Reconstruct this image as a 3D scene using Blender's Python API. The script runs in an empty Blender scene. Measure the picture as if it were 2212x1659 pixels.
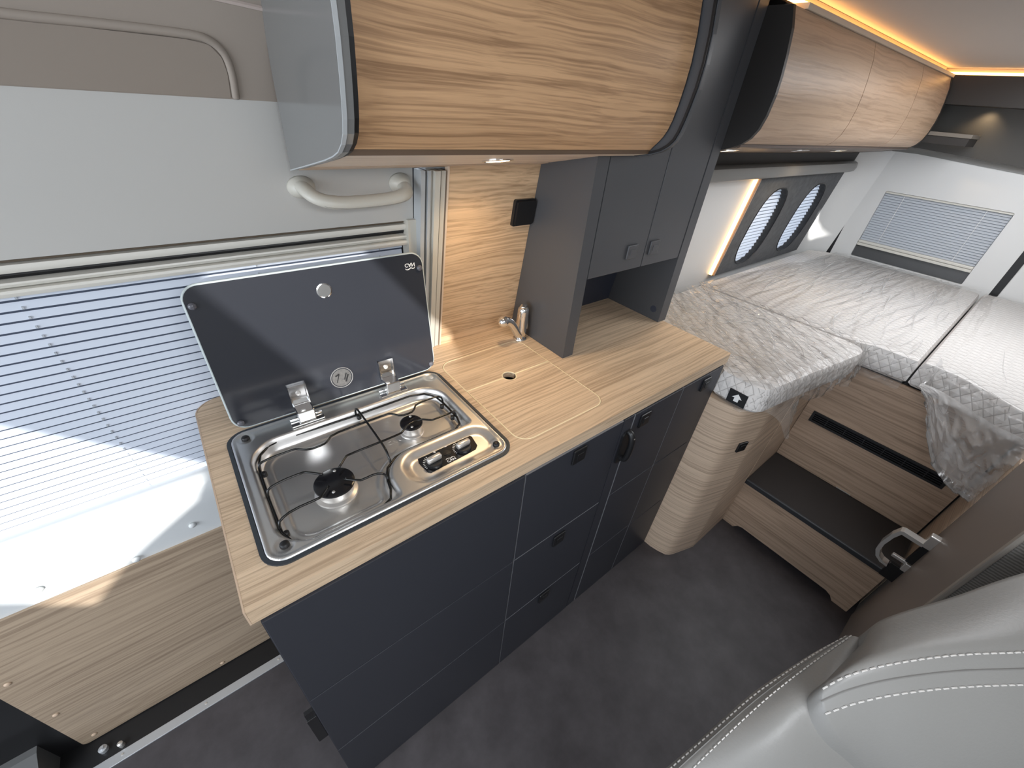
import bpy, bmesh, math, random
from mathutils import Vector, Matrix, noise
random.seed(4)
sc = bpy.context.scene
COL = sc.collection
# ------------------------------------------------------------------ camera, world, sun, exposure
cam = bpy.data.cameras.new('camera'); co = bpy.data.objects.new('camera', cam); COL.objects.link(co)
RX = (0.787583, -0.611316, 0.077502); RD = (-0.306904, -0.498205, -0.810926); RF = (0.534344, 0.614886, -0.579993)
M = Matrix(((RX[0], -RD[0], -RF[0], 0.082533), (RX[1], -RD[1], -RF[1], -0.373722), (RX[2], -RD[2], -RF[2], 1.452893), (0, 0, 0, 1)))
co.matrix_world = M
cam.sensor_width = 36; cam.lens = 875.4175 / 2212 * 36; cam.clip_start = 0.01; cam.clip_end = 60
sc.camera = co
W = bpy.data.worlds.new('sky'); sc.world = W; W.use_nodes = True
wn = W.node_tree.nodes; wl = W.node_tree.links
bg = wn['Background']; bg.inputs[0].default_value = (0.80, 0.88, 1.0, 1); bg.inputs[1].default_value = 1.6
SUN = Vector((0.25, 1.0, -0.28)).normalized()
sl = bpy.data.lights.new('sun', 'SUN'); sl.energy = 4.4; sl.angle = 0.012; sl.color = (1.0, 0.98, 0.94)
so = bpy.data.objects.new('sun', sl); COL.objects.link(so); so.rotation_euler = SUN.to_track_quat('-Z', 'Y').to_euler(); so.location = (-1, -4, 3)
sc.view_settings.view_transform = 'Standard'; sc.view_settings.look = 'None'; sc.view_settings.gamma = 1
sc.view_settings.use_curve_mapping = False; sc.view_settings.exposure = 0.3
def area(name, loc, tgt, sx, sy, e, col):
    l = bpy.data.lights.new(name, 'AREA'); l.shape = 'RECTANGLE'; l.size = sx; l.size_y = sy; l.energy = e; l.color = col
    o = bpy.data.objects.new(name, l); COL.objects.link(o); o.location = loc
    o.rotation_euler = (Vector(tgt) - Vector(loc)).to_track_quat('-Z', 'Y').to_euler(); return o
# windscreen daylight as an area lamp; two added fill lamps under the closed roof
area('windscreen_daylight', (-1.45, -0.35, 1.35), (0.3, 0.1, 0.9), 1.3, 0.7, 14, (0.86, 0.93, 1.0))
area('added_top_fill', (0.25, -0.75, 1.68), (0.35, -0.3, 0.0), 0.55, 0.40, 11, (0.93, 0.96, 1.0))
area('added_bed_fill', (2.15, -0.40, 1.668), (2.15, -0.40, 0.0), 1.1, 0.6, 10, (0.93, 0.96, 1.0))
def spot(name, loc, tgt, e, ang, col, blend=0.6, r=0.015):
    l = bpy.data.lights.new(name, 'SPOT'); l.energy = e; l.spot_size = math.radians(ang); l.spot_blend = blend; l.color = col; l.shadow_soft_size = r
    o = bpy.data.objects.new(name, l); COL.objects.link(o); o.location = loc
    o.rotation_euler = (Vector(tgt) - Vector(loc)).to_track_quat('-Z', 'Y').to_euler(); return o
WARM = (1.0, 0.72, 0.42)
# ------------------------------------------------------------------ materials
def mat(name, col, rough=0.5, metal=0.0, spec=0.5, bump=None, coat=0.0, emit=None, var=None):
    m = bpy.data.materials.new(name); m.use_nodes = True; nt = m.node_tree; b = nt.nodes['Principled BSDF']
    b.inputs['Base Color'].default_value = (*col, 1); b.inputs['Roughness'].default_value = rough
    b.inputs['Metallic'].default_value = metal; b.inputs['Specular IOR Level'].default_value = spec
    b.inputs['Coat Weight'].default_value = coat; b.inputs['Coat Roughness'].default_value = 0.1
    if emit:
        b.inputs['Emission Color'].default_value = (*emit[0], 1); b.inputs['Emission Strength'].default_value = emit[1]
    tc = nt.nodes.new('ShaderNodeTexCoord')
    if bump:
        n = nt.nodes.new('ShaderNodeTexNoise'); n.inputs['Scale'].default_value = bump[0]; n.inputs['Detail'].default_value = 3
        nt.links.new(tc.outputs['Object'], n.inputs['Vector'])
        bp = nt.nodes.new('ShaderNodeBump'); bp.inputs['Strength'].default_value = bump[1]; bp.inputs['Distance'].default_value = bump[2]
        nt.links.new(n.outputs[0], bp.inputs['Height']); nt.links.new(bp.outputs[0], b.inputs['Normal'])
    if var:   # (scale, second colour, detail)
        n = nt.nodes.new('ShaderNodeTexNoise'); n.inputs['Scale'].default_value = var[0]; n.inputs['Detail'].default_value = var[2]; n.inputs['Roughness'].default_value = 0.65
        nt.links.new(tc.outputs['Object'], n.inputs['Vector'])
        r = nt.nodes.new('ShaderNodeValToRGB'); r.color_ramp.elements[0].position = 0.34; r.color_ramp.elements[1].position = 0.68
        r.color_ramp.elements[0].color = (*col, 1); r.color_ramp.elements[1].color = (*var[1], 1)
        nt.links.new(n.outputs[0], r.inputs[0]); nt.links.new(r.outputs[0], b.inputs['Base Color'])
    return m
def wood(name, light, dark, axis, rough=0.42, band=46, warp=0.006):
    """laminate with a fine straight grain; axis = direction the grain runs ('x', 'y', or 'h': any horizontal direction)"""
    m = bpy.data.materials.new(name); m.use_nodes = True; nt = m.node_tree; N = nt.nodes.new; Lk = nt.links.new
    b = nt.nodes['Principled BSDF']; tc = N('ShaderNodeTexCoord')
    k = {'x': (0, 1, 1), 'y': (1, 0, 1), 'h': (0.0, 0.0, 1)}[axis]
    wv = N('ShaderNodeTexNoise'); wv.inputs['Scale'].default_value = 5.0; wv.inputs['Detail'].default_value = 2
    mpw = N('ShaderNodeMapping'); mpw.inputs['Scale'].default_value = tuple(1.0 if a else 0.55 for a in k)
    Lk(tc.outputs['Object'], mpw.inputs['Vector']); Lk(mpw.outputs[0], wv.inputs['Vector'])
    sub = N('ShaderNodeVectorMath'); sub.operation = 'SUBTRACT'; sub.inputs[1].default_value = (0.5, 0.5, 0.5); Lk(wv.outputs['Color'], sub.inputs[0])
    mul = N('ShaderNodeVectorMath'); mul.operation = 'SCALE'; mul.inputs['Scale'].default_value = warp * 4; Lk(sub.outputs[0], mul.inputs[0])
    add = N('ShaderNodeVectorMath'); add.operation = 'ADD'; Lk(tc.outputs['Object'], add.inputs[0]); Lk(mul.outputs[0], add.inputs[1])
    def streak(across, along, detail):
        mp = N('ShaderNodeMapping'); mp.inputs['Scale'].default_value = tuple(across if a else along for a in k); Lk(add.outputs[0], mp.inputs['Vector'])
        n = N('ShaderNodeTexNoise'); n.inputs['Scale'].default_value = 1.0; n.inputs['Detail'].default_value = detail; n.inputs['Roughness'].default_value = 0.6
        Lk(mp.outputs[0], n.inputs['Vector']); return n
    s1 = streak(band, 0.5, 2); s2 = streak(band * 4.2, 1.6, 3); s3 = streak(band * 15, 30, 2)
    r1 = N('ShaderNodeValToRGB'); e = r1.color_ramp.elements; e[0].position = 0.30; e[0].color = (0, 0, 0, 1); e[1].position = 0.66; e[1].color = (1, 1, 1, 1); Lk(s1.outputs[0], r1.inputs[0])
    r2 = N('ShaderNodeValToRGB'); e = r2.color_ramp.elements; e[0].position = 0.36; e[0].color = (0, 0, 0, 1); e[1].position = 0.56; e[1].color = (1, 1, 1, 1); Lk(s2.outputs[0], r2.inputs[0])
    def mth(op, a, bb):
        q = N('ShaderNodeMath'); q.operation = op
        for i, v in enumerate((a, bb)):
            if isinstance(v, (int, float)): q.inputs[i].default_value = v
            else: Lk(v, q.inputs[i])
        return q.outputs[0]
    f = mth('ADD', mth('MULTIPLY', r1.outputs[0], 0.30), mth('MULTIPLY', r2.outputs[0], 0.56))
    f = mth('ADD', f, mth('MULTIPLY', s3.outputs[0], 0.30))
    mx = N('ShaderNodeMix'); mx.data_type = 'RGBA'; mx.inputs[6].default_value = (*dark, 1); mx.inputs[7].default_value = (*light, 1); Lk(f, mx.inputs[0])
    Lk(mx.outputs[2], b.inputs['Base Color']); b.inputs['Roughness'].default_value = rough; b.inputs['Specular IOR Level'].default_value = 0.35
    bp = N('ShaderNodeBump'); bp.inputs['Strength'].default_value = 0.25; bp.inputs['Distance'].default_value = 0.0006; Lk(f, bp.inputs['Height']); Lk(bp.outputs[0], b.inputs['Normal'])
    return m
OAK_L, OAK_D = (0.74, 0.56, 0.385), (0.36, 0.25, 0.16)
M_top = wood('oak_worktop', OAK_L, OAK_D, 'x')
M_door = wood('oak_locker', (0.66, 0.41, 0.225), (0.25, 0.138, 0.07), 'x', band=46, warp=0.007)
M_lock = wood('oak_bed_locker', (0.50, 0.355, 0.245), (0.30, 0.20, 0.13), 'x', band=30, warp=0.006)
M_splash = wood('oak_splash', (0.72, 0.51, 0.32), (0.30, 0.19, 0.105), 'x', band=44, warp=0.010)
M_wy = wood('oak_cross', (0.45, 0.325, 0.235), (0.20, 0.14, 0.095), 'y', band=30)
M_wh = wood('oak_wrapped', (0.66, 0.51, 0.38), (0.29, 0.205, 0.145), 'h', band=34)
M_panel = wood('oak_door_panel', (0.50, 0.385, 0.275), (0.25, 0.18, 0.125), 'x', band=34, warp=0.006)
M_edge = mat('oak_edge_band', (0.62, 0.46, 0.33), 0.45)
M_cream = mat('cream_edge', (0.90, 0.78, 0.52), 0.45)
M_navy = mat('anthracite_front', (0.036, 0.038, 0.047), 0.42, spec=0.4)
M_navyin = mat('anthracite_inside', (0.03, 0.036, 0.055), 0.5)
M_grey = mat('dark_grey_laminate', (0.072, 0.074, 0.080), 0.38, spec=0.45)
M_endp = mat('grey_gloss_end', (0.175, 0.176, 0.172), 0.14, spec=0.6)
M_rim = mat('pale_grey_edge', (0.42, 0.44, 0.45), 0.35)
M_blk = mat('matt_black', (0.008, 0.008, 0.009), 0.45)
M_dark = mat('dark_brown_panel', (0.030, 0.026, 0.023), 0.6)
M_plas = mat('black_plastic', (0.012, 0.012, 0.013), 0.35)
M_wall = mat('light_grey_wall', (0.475, 0.465, 0.44), 0.6, bump=(400, 0.08, 0.0005))
M_cove = mat('warm_grey_lining', (0.31, 0.265, 0.225), 0.75, bump=(300, 0.1, 0.0005))
M_white = mat('white_wall', (0.70, 0.70, 0.69), 0.4)
M_doorw = mat('white_door_plastic', (0.74, 0.76, 0.76), 0.35)
M_beige = mat('beige_plastic', (0.52, 0.50, 0.44), 0.4)
M_trimb = mat('cream_rail', (0.66, 0.64, 0.58), 0.35)
M_alu = mat('aluminium_sill', (0.62, 0.64, 0.66), 0.35, metal=0.6)
M_floor = mat('vinyl_floor', (0.042, 0.0365, 0.039), 0.55, var=(9, (0.074, 0.066, 0.070), 10), bump=(500, 0.15, 0.0004))
M_carpet = mat('brown_tread', (0.024, 0.019, 0.017), 0.8, bump=(700, 0.4, 0.001))
M_ceil = mat('ceiling_lining', (0.52, 0.485, 0.455), 0.8, bump=(250, 0.1, 0.0006))
M_pleat = mat('pleated_blind_fabric', (0.62, 0.67, 0.76), 0.55)
M_thin = bpy.data.materials.new('thin_white_pleat'); M_thin.use_nodes = True
nt = M_thin.node_tree; nt.nodes.remove(nt.nodes['Principled BSDF'])
_d = nt.nodes.new('ShaderNodeBsdfDiffuse'); _d.inputs[0].default_value = (0.84, 0.86, 0.89, 1); _t = nt.nodes.new('ShaderNodeBsdfTranslucent'); _t.inputs[0].default_value = (0.86, 0.90, 0.95, 1)
_m = nt.nodes.new('ShaderNodeMixShader'); _m.inputs[0].default_value = 0.55; nt.links.new(_d.outputs[0], _m.inputs[1]); nt.links.new(_t.outputs[0], _m.inputs[2]); nt.links.new(_m.outputs[0], [n for n in nt.nodes if n.type == 'OUTPUT_MATERIAL'][0].inputs[0])
M_fshade2 = mat('thin_fold_shade', (0.20, 0.22, 0.26), 0.8)  # painted valley shade, paler, for the thin blinds
M_fshade = mat('fold_shade', (0.05, 0.065, 0.10), 0.8)  # dark colour painting the shade in the pleat valleys
M_steel = mat('brushed_steel', (0.76, 0.75, 0.735), 0.37, metal=1.0)
M_chrome = mat('chrome', (0.86, 0.86, 0.86), 0.11, metal=1.0)
M_satin = mat('satin_metal', (0.78, 0.755, 0.72), 0.32, metal=0.75)
M_glass = mat('black_glass', (0.026, 0.028, 0.035), 0.13, spec=0.5)
M_gedge = mat('glass_edge', (0.45, 0.50, 0.50), 0.3)
M_enam = mat('black_enamel', (0.008, 0.008, 0.010), 0.2)
M_wire = mat('black_enamel_wire', (0.006, 0.006, 0.006), 0.18)
M_rub = mat('dark_seal', (0.035, 0.042, 0.05), 0.5)
M_mark = mat('white_print', (0.85, 0.85, 0.84), 0.5)
M_felt = mat('grey_felt', (0.075, 0.078, 0.082), 0.9, var=(40, (0.11, 0.113, 0.118), 6), bump=(600, 0.4, 0.001))
M_valance = mat('grey_trim', (0.20, 0.195, 0.185), 0.35)
M_taupe = mat('taupe_panel', (0.25, 0.215, 0.19), 0.5)
M_leather = mat('grey_leather', (0.245, 0.24, 0.228), 0.42, bump=(260, 0.22, 0.0012))
M_stitch = mat('pale_thread', (0.62, 0.60, 0.57), 0.7)
M_led = mat('warm_led', (1, 0.8, 0.5), 0.5, emit=((1.0, 0.52, 0.17), 7.0))
M_lens = mat('lamp_lens', (1, 0.95, 0.85), 0.3, emit=((1.0, 0.80, 0.52), 14.0))
M_fabric = mat('ribbed_fabric', (0.15, 0.145, 0.135), 0.9)
nt = M_fabric.node_tree
tcf = nt.nodes.new('ShaderNodeTexCoord'); wf = nt.nodes.new('ShaderNodeTexWave'); wf.wave_type = 'BANDS'; wf.bands_direction = 'Z'; wf.inputs['Scale'].default_value = 46; wf.inputs['Distortion'].default_value = 1.5; wf.inputs['Detail Scale'].default_value = 3
rf = nt.nodes.new('ShaderNodeValToRGB'); rf.color_ramp.elements[0].color = (0.17, 0.163, 0.152, 1); rf.color_ramp.elements[1].color = (0.34, 0.327, 0.305, 1)
nt.links.new(tcf.outputs['Object'], wf.inputs['Vector']); nt.links.new(wf.outputs[0], rf.inputs[0]); nt.links.new(rf.outputs[0], nt.nodes['Principled BSDF'].inputs['Base Color'])
# quilted mattress cover: diamond stitching lines and puffed diamonds
M_quilt = bpy.data.materials.new('quilted_cover'); M_quilt.use_nodes = True
nt = M_quilt.node_tree; N = nt.nodes.new; Lk = nt.links.new; b = nt.nodes['Principled BSDF']; b.inputs['Roughness'].default_value = 0.85
tq = N('ShaderNodeTexCoord')
gq = N('ShaderNodeNewGeometry'); sn = N('ShaderNodeSeparateXYZ'); Lk(gq.outputs['True Normal'], sn.inputs[0]); sp3 = N('ShaderNodeSeparateXYZ'); Lk(tq.outputs['Object'], sp3.inputs[0])
def qm(op, a, bb):
    q = N('ShaderNodeMath'); q.operation = op
    for i_, v in enumerate((a, bb)):
        if isinstance(v, (int, float)): q.inputs[i_].default_value = v
        else: Lk(v, q.inputs[i_])
    return q.outputs[0]
top_ = qm('GREATER_THAN', sn.outputs[2], 0.6); side_ = qm('SUBTRACT', 1.0, top_)
hor = qm('SUBTRACT', qm('MULTIPLY', sp3.outputs[1], sn.outputs[0]), qm('MULTIPLY', sp3.outputs[0], sn.outputs[1]))
cu_ = qm('ADD', qm('MULTIPLY', sp3.outputs[0], top_), qm('MULTIPLY', hor, side_))
cv_ = qm('ADD', qm('MULTIPLY', qm('MULTIPLY', sp3.outputs[1], 0.62), top_), qm('MULTIPLY', qm('MULTIPLY', sp3.outputs[2], 0.75), side_))
def ping(v):
    q = N('ShaderNodeMath'); q.operation = 'PINGPONG'; q.inputs[1].default_value = 0.0160; Lk(v, q.inputs[0]); return q.outputs[0]
a1 = ping(qm('ADD', cu_, cv_)); a2 = ping(qm('SUBTRACT', cu_, cv_))
mn = N('ShaderNodeMath'); mn.operation = 'MINIMUM'; Lk(a1, mn.inputs[0]); Lk(a2, mn.inputs[1])
rq = N('ShaderNodeMapRange'); rq.inputs['From Min'].default_value = 0.0; rq.inputs['From Max'].default_value = 0.0022; Lk(mn.outputs[0], rq.inputs['Value'])
mq = N('ShaderNodeMix'); mq.data_type = 'RGBA'; mq.inputs[6].default_value = (0.40, 0.375, 0.355, 1); mq.inputs[7].default_value = (0.74, 0.71, 0.685, 1); Lk(rq.outputs[0], mq.inputs[0]); Lk(mq.outputs[2], b.inputs['Base Color'])
bq = N('ShaderNodeBump'); bq.inputs['Strength'].default_value = 0.5; bq.inputs['Distance'].default_value = 0.3; Lk(mn.outputs[0], bq.inputs['Height']); Lk(bq.outputs[0], b.inputs['Normal'])
# thin clear polythene: mostly transparent, glossy towards grazing
M_wrap = bpy.data.materials.new('clear_polythene'); M_wrap.use_nodes = True
nt = M_wrap.node_tree; N = nt.nodes.new; Lk = nt.links.new
for n in list(nt.nodes):
    if n.type == 'BSDF_PRINCIPLED': nt.nodes.remove(n)
out = [n for n in nt.nodes if n.type == 'OUTPUT_MATERIAL'][0]
tr = N('ShaderNodeBsdfTransparent'); tr.inputs[0].default_value = (0.97, 0.97, 0.97, 1)
gl = N('ShaderNodeBsdfGlossy'); gl.inputs['Roughness'].default_value = 0.15
df = N('ShaderNodeBsdfDiffuse'); df.inputs[0].default_value = (0.8, 0.78, 0.76, 1)
fr = N('ShaderNodeFresnel'); fr.inputs['IOR'].default_value = 1.42
tw = N('ShaderNodeTexCoord'); nw = N('ShaderNodeTexNoise'); nw.inputs['Scale'].default_value = 34; nw.inputs['Detail'].default_value = 3; nw.inputs['Distortion'].default_value = 1.2
Lk(tw.outputs['Object'], nw.inputs['Vector'])
bw = N('ShaderNodeBump'); bw.inputs['Strength'].default_value = 0.55; bw.inputs['Distance'].default_value = 0.004; Lk(nw.outputs[0], bw.inputs['Height']); Lk(bw.outputs[0], gl.inputs['Normal']); Lk(bw.outputs[0], fr.inputs['Normal'])
m1 = N('ShaderNodeMixShader'); m1.inputs[0].default_value = 0.09; Lk(tr.outputs[0], m1.inputs[1]); Lk(df.outputs[0], m1.inputs[2])
m2 = N('ShaderNodeMixShader'); fm = N('ShaderNodeMath'); fm.operation = 'MULTIPLY'; fm.inputs[1].default_value = 0.75; Lk(fr.outputs[0], fm.inputs[0]); Lk(fm.outputs[0], m2.inputs[0]); Lk(m1.outputs[0], m2.inputs[1]); Lk(gl.outputs[0], m2.inputs[2]); Lk(m2.outputs[0], out.inputs[0])
# ------------------------------------------------------------------ object helpers
ORG = {}
def root(name, loc, label, cat, group=None):
    o = bpy.data.objects.new(name, None); COL.objects.link(o); o.location = loc; o.empty_display_size = 0.05
    o['label'] = label; o['category'] = cat
    if group: o['group'] = group
    ORG[o] = Vector(loc); return o
def obj(name, bm, m, parent=None, label=None, cat=None, kind=None, smooth=False, group=None, org=None):
    me = bpy.data.meshes.new(name)
    off = ORG[parent] if parent is not None else Vector(org or (0, 0, 0))
    if off.length: bmesh.ops.translate(bm, verts=bm.verts, vec=-off)
    bmesh.ops.recalc_face_normals(bm, faces=bm.faces); bm.to_mesh(me); bm.free()
    if smooth:
        me.polygons.foreach_set('use_smooth', [True] * len(me.polygons))
    for mm in (m if isinstance(m, (list, tuple)) else [m]): me.materials.append(mm)
    o = bpy.data.objects.new(name, me); COL.objects.link(o)
    if parent is not None:
        o.parent = parent; ORG[o] = ORG[parent]
    else:
        o.location = off; ORG[o] = off
    if label: o['label'] = label
    if cat: o['category'] = cat
    if kind: o['kind'] = kind
    if group: o['group'] = group
    return o
def ang(o, deg=35):
    me = o.data; me.polygons.foreach_set('use_smooth', [True] * len(me.polygons))
    bm = bmesh.new(); bm.from_mesh(me)
    for e in bm.edges:
        if len(e.link_faces) == 2 and e.calc_face_angle(0) > math.radians(deg): e.smooth = False
    bm.to_mesh(me); bm.free(); return o
def B(): return bmesh.new()
def box(bm, x0, x1, y0, y1, z0, z1, b=0.0):
    vs = [bm.verts.new((x, y, z)) for z in (z0, z1) for y in (y0, y1) for x in (x0, x1)]
    fs = [bm.faces.new([vs[i] for i in q]) for q in ((0, 2, 3, 1), (4, 5, 7, 6), (0, 1, 5, 4), (2, 6, 7, 3), (0, 4, 6, 2), (1, 3, 7, 5))]
    if b: bmesh.ops.bevel(bm, geom=list({e for f in fs for e in f.edges}), offset=b, segments=2, profile=0.5, affect='EDGES')
    return bm
def bx(*a, b=0.0): return box(bmesh.new(), *a, b=b)
def plate(loops, fn, th, b=0.0):
    """flat plate with holes: loops[0] outline, others holes, in 2D; fn(a, b, d) -> 3D; th thickness"""
    bm = bmesh.new(); es = []; n0 = []
    for lp in loops:
        vs = [bm.verts.new(fn(p[0], p[1], 0.0)) for p in lp]; n0.append(len(vs))
        es += [bm.edges.new((vs[i], vs[(i + 1) % len(vs)])) for i in range(len(vs))]
    if len(loops) == 1: bm.faces.new(bm.verts[:])
    else: bmesh.ops.triangle_fill(bm, use_beauty=True, use_dissolve=False, edges=es)
    bm.verts.index_update(); front = list(bm.verts); faces = list(bm.faces)
    co2 = [p for lp in loops for p in lp]
    back = [bm.verts.new(fn(p[0], p[1], th)) for p in co2]
    mp = {v: w for v, w in zip(front, back)}
    for f in faces: bm.faces.new([mp[v] for v in reversed(f.verts)])
    k = 0
    for n in n0:
        for i in range(n):
            a, c = front[k + i], front[k + (i + 1) % n]
            bm.faces.new((a, c, mp[c], mp[a]))
        k += n
    return bm
def rrect(a0, a1, b0, b1, r, n=6):
    if not isinstance(r, (tuple, list)): r = (r,) * 4
    pts = []
    for (cx, cy, t0, rr) in ((a1 - r[0], b0 + r[0], -90, r[0]), (a1 - r[1], b1 - r[1], 0, r[1]), (a0 + r[2], b1 - r[2], 90, r[2]), (a0 + r[3], b0 + r[3], 180, r[3])):
        if rr <= 1e-6: pts.append((cx, cy)); continue
        for i in range(n + 1):
            t = math.radians(t0 + 90 * i / n); pts.append((cx + rr * math.cos(t), cy + rr * math.sin(t)))
    return pts
def XY(z): return lambda a, b, d: (a, b, z + d)
def XZ(y): return lambda a, b, d: (a, y + d, b)
def YZ(x): return lambda a, b, d: (x + d, a, b)
def prism(prof, x0, x1, fn=None):  # (y,z) outline along x
    return plate([prof], fn or YZ(x0), x1 - x0)
def sheet(prof, x0, x1, th, nx=1):  # open (y,z) profile along x given thickness to the inside (normal side +)
    bm = bmesh.new(); n = len(prof); P = []
    for i, (y, z) in enumerate(prof):
        a = prof[max(i - 1, 0)]; c = prof[min(i + 1, n - 1)]; t = Vector((c[0] - a[0], c[1] - a[1])).normalized(); P.append((y - t.y * th, z + t.x * th))
    rows = []
    for x in [x0 + (x1 - x0) * i / nx for i in range(nx + 1)]:
        rows.append(([bm.verts.new((x, y, z)) for y, z in prof], [bm.verts.new((x, y, z)) for y, z in P]))
    for (o0, i0), (o1, i1) in zip(rows, rows[1:]):
        for k in range(n - 1):
            bm.faces.new((o0[k], o0[k + 1], o1[k + 1], o1[k])); bm.faces.new((i0[k], i1[k], i1[k + 1], i0[k + 1]))
        for k in (0, n - 1): bm.faces.new((o0[k], o1[k], i1[k], i0[k]))
    for o_, i_ in (rows[0], rows[-1]):
        for k in range(n - 1): bm.faces.new((o_[k], i_[k], i_[k + 1], o_[k + 1]))
    return bm
def tube(bm, pts, r, seg=8, cap=True, ry=None):
    pts = [Vector(p) for p in pts]; n = len(pts); rings = []
    up = None
    for i, p in enumerate(pts):
        t = (pts[min(i + 1, n - 1)] - pts[max(i - 1, 0)]).normalized()
        if up is None:
            up = Vector((0, 0, 1)) if abs(t.z) < 0.9 else Vector((1, 0, 0))
        s = t.cross(up)
        if s.length < 1e-5: s = t.orthogonal()
        s.normalize(); up = s.cross(t).normalized()
        rr = r[i] if isinstance(r, (list, tuple)) else r
        r2 = ry if ry else rr
        rings.append([bm.verts.new(p + s * (rr * math.cos(a)) + up * (r2 * math.sin(a))) for a in [2 * math.pi * k / seg for k in range(seg)]])
    for a, c in zip(rings, rings[1:]):
        for k in range(seg): bm.faces.new((a[k], a[(k + 1) % seg], c[(k + 1) % seg], c[k]))
    if cap: bm.faces.new(rings[0][::-1]); bm.faces.new(rings[-1])
    return bm
def closed_tube(bm, pts, r, seg=6):
    pts = [Vector(p) for p in pts]; n = len(pts); rings = []; up = Vector((0, 0, 1))
    for i, p in enumerate(pts):
        t = (pts[(i + 1) % n] - pts[i - 1]).normalized(); s = t.cross(up).normalized(); u = s.cross(t)
        rings.append([bm.verts.new(p + s * (r * math.cos(a)) + u * (r * math.sin(a))) for a in [2 * math.pi * k / seg for k in range(seg)]])
    for i in range(n):
        a, c = rings[i], rings[(i + 1) % n]
        for k in range(seg): bm.faces.new((a[k], a[(k + 1) % seg], c[(k + 1) % seg], c[k]))
    return bm
def smooth_path(pts, it=2):
    for _ in range(it):
        q = [pts[0]]
        for a, c in zip(pts, pts[1:]):
            a = Vector(a); c = Vector(c); q += [a.lerp(c, 0.25), a.lerp(c, 0.75)]
        q.append(pts[-1]); pts = [Vector(v) for v in q]
    return pts
def lathe(bm, prof, c, axis=(0, 0, 1), seg=20):
    ax = Vector(axis).normalized(); q = ax.to_track_quat('Z', 'Y'); rings = []; c = Vector(c)
    for r, h in prof:
        rings.append([bm.verts.new(c + q @ Vector((max(r, 1e-4) * math.cos(2 * math.pi * k / seg), max(r, 1e-4) * math.sin(2 * math.pi * k / seg), h))) for k in range(seg)])
    for a, d in zip(rings, rings[1:]):
        for k in range(seg): bm.faces.new((a[k], a[(k + 1) % seg], d[(k + 1) % seg], d[k]))
    bm.faces.new(rings[0][::-1]); bm.faces.new(rings[-1]); return bm
def grid(rows):
    bm = bmesh.new(); V = [[bm.verts.new(p) for p in r] for r in rows]
    for a, c in zip(V, V[1:]):
        for k in range(len(a) - 1): bm.faces.new((a[k], a[k + 1], c[k + 1], c[k]))
    return bm, V
def text_bm(s, size, Mx, bold=0.0):
    cu = bpy.data.curves.new('lettering', 'FONT'); cu.body = s; cu.size = size; cu.align_x = 'CENTER'; cu.align_y = 'CENTER'; cu.extrude = 0.00015; cu.offset = bold; cu.resolution_u = 3
    o = bpy.data.objects.new('lettering', cu); COL.objects.link(o)
    me = bpy.data.meshes.new_from_object(o.evaluated_get(bpy.context.evaluated_depsgraph_get()))
    bm = bmesh.new(); bm.from_mesh(me); bmesh.ops.transform(bm, matrix=Mx, verts=bm.verts)
    bpy.data.objects.remove(o); bpy.data.curves.remove(cu); bpy.data.meshes.remove(me); return bm
# leaning side wall planes of the van
def wy(z): return 0.485 - 0.13 * (z - 0.85)          # bed side wall
def py(z): return 0.455 - 0.134 * (z - 0.9)           # splash panel
def LEAN(fy, off=0.0): return lambda a, b, d: (a, fy(b) + off + d, b)
# ------------------------------------------------------------------ setting
obj('floor', bx(-1.6, 3.2, -1.4, 0.52, -0.02, 0.0), M_floor, kind='structure')
obj('ceiling', bx(-1.4, 3.15, -1.4, 0.5, 1.685, 1.725), M_ceil, kind='structure')
# unseen driver's side wall; openings shaped to cut the sun into its patches
RW = [[(-1.6, 0.0), (3.2, 0.0), (3.2, 1.78), (-1.6, 1.78)],
      [(-1.15, 1.47), (-1.0, 1.27), (-0.845, 1.10), (-0.75, 0.984), (-0.67, 1.066), (-0.51, 1.17), (-0.4775, 1.231), (-0.87, 1.65), (-1.15, 1.65)],
      [(-0.165, 1.36), (0.10, 1.36), (0.138, 1.372), (0.130, 1.42), (0.058, 1.495), (-0.078, 1.668), (-0.362, 1.670)],
      [(2.43, 1.56), (2.60, 1.375), (2.66, 1.40), (2.50, 1.57)]]
obj('unseen_wall_right', plate(RW, XZ(-1.3), -0.04), M_wall, kind='structure')
# kitchen-side wall behind the splash panel and beside the bed, opening for the bed window
obj('wall_left', plate([[(0.50, 0.0), (2.96, 0.0), (2.96, 1.69), (0.50, 1.69)], [(2.03, 0.845), (2.86, 0.845), (2.86, 1.225), (2.03, 1.225)]], LEAN(wy), 0.03), M_white, kind='structure')
pl = [(2.95, 0.0), (3.02, -0.012), (3.06, -0.045), (3.078, -0.09), (3.085, -0.128)]
bm, V = grid([[(x, wy(z) + dy, z) for x, dy in pl] for z in (0.5, 0.8, 1.0, 1.2, 1.4)])
o = obj('wall_left_corner', bm, M_white, kind='structure', smooth=True)
# rear: two door leaves with black seals, opening for the rear window
obj('door_2', plate([rrect(-0.362, 0.338, 0.5, 1.42, 0.001, 1), rrect(-0.254, 0.240, 0.855, 1.193, 0.006, 3)], YZ(3.085), 0.03), M_white, kind='structure')
obj('door_3', bx(3.085, 3.11, -1.3, -0.392, 0.5, 1.42, b=0.004), M_white, kind='structure')
d = obj('trim_1', prism([(0.338, 0.5), (0.366, 0.5), (0.366, 1.42), (0.338, 1.42)], 3.088, 3.10), M_blk, kind='structure')
obj('trim_2', prism([(-0.392, 0.5), (-0.362, 0.5), (-0.362, 1.42), (-0.392, 1.42)], 3.088, 3.10), M_blk, kind='structure')
obj('wall_rear', bx(3.14, 3.18, -1.4, 0.52, 0.0, 1.69), M_white, kind='structure')
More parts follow.
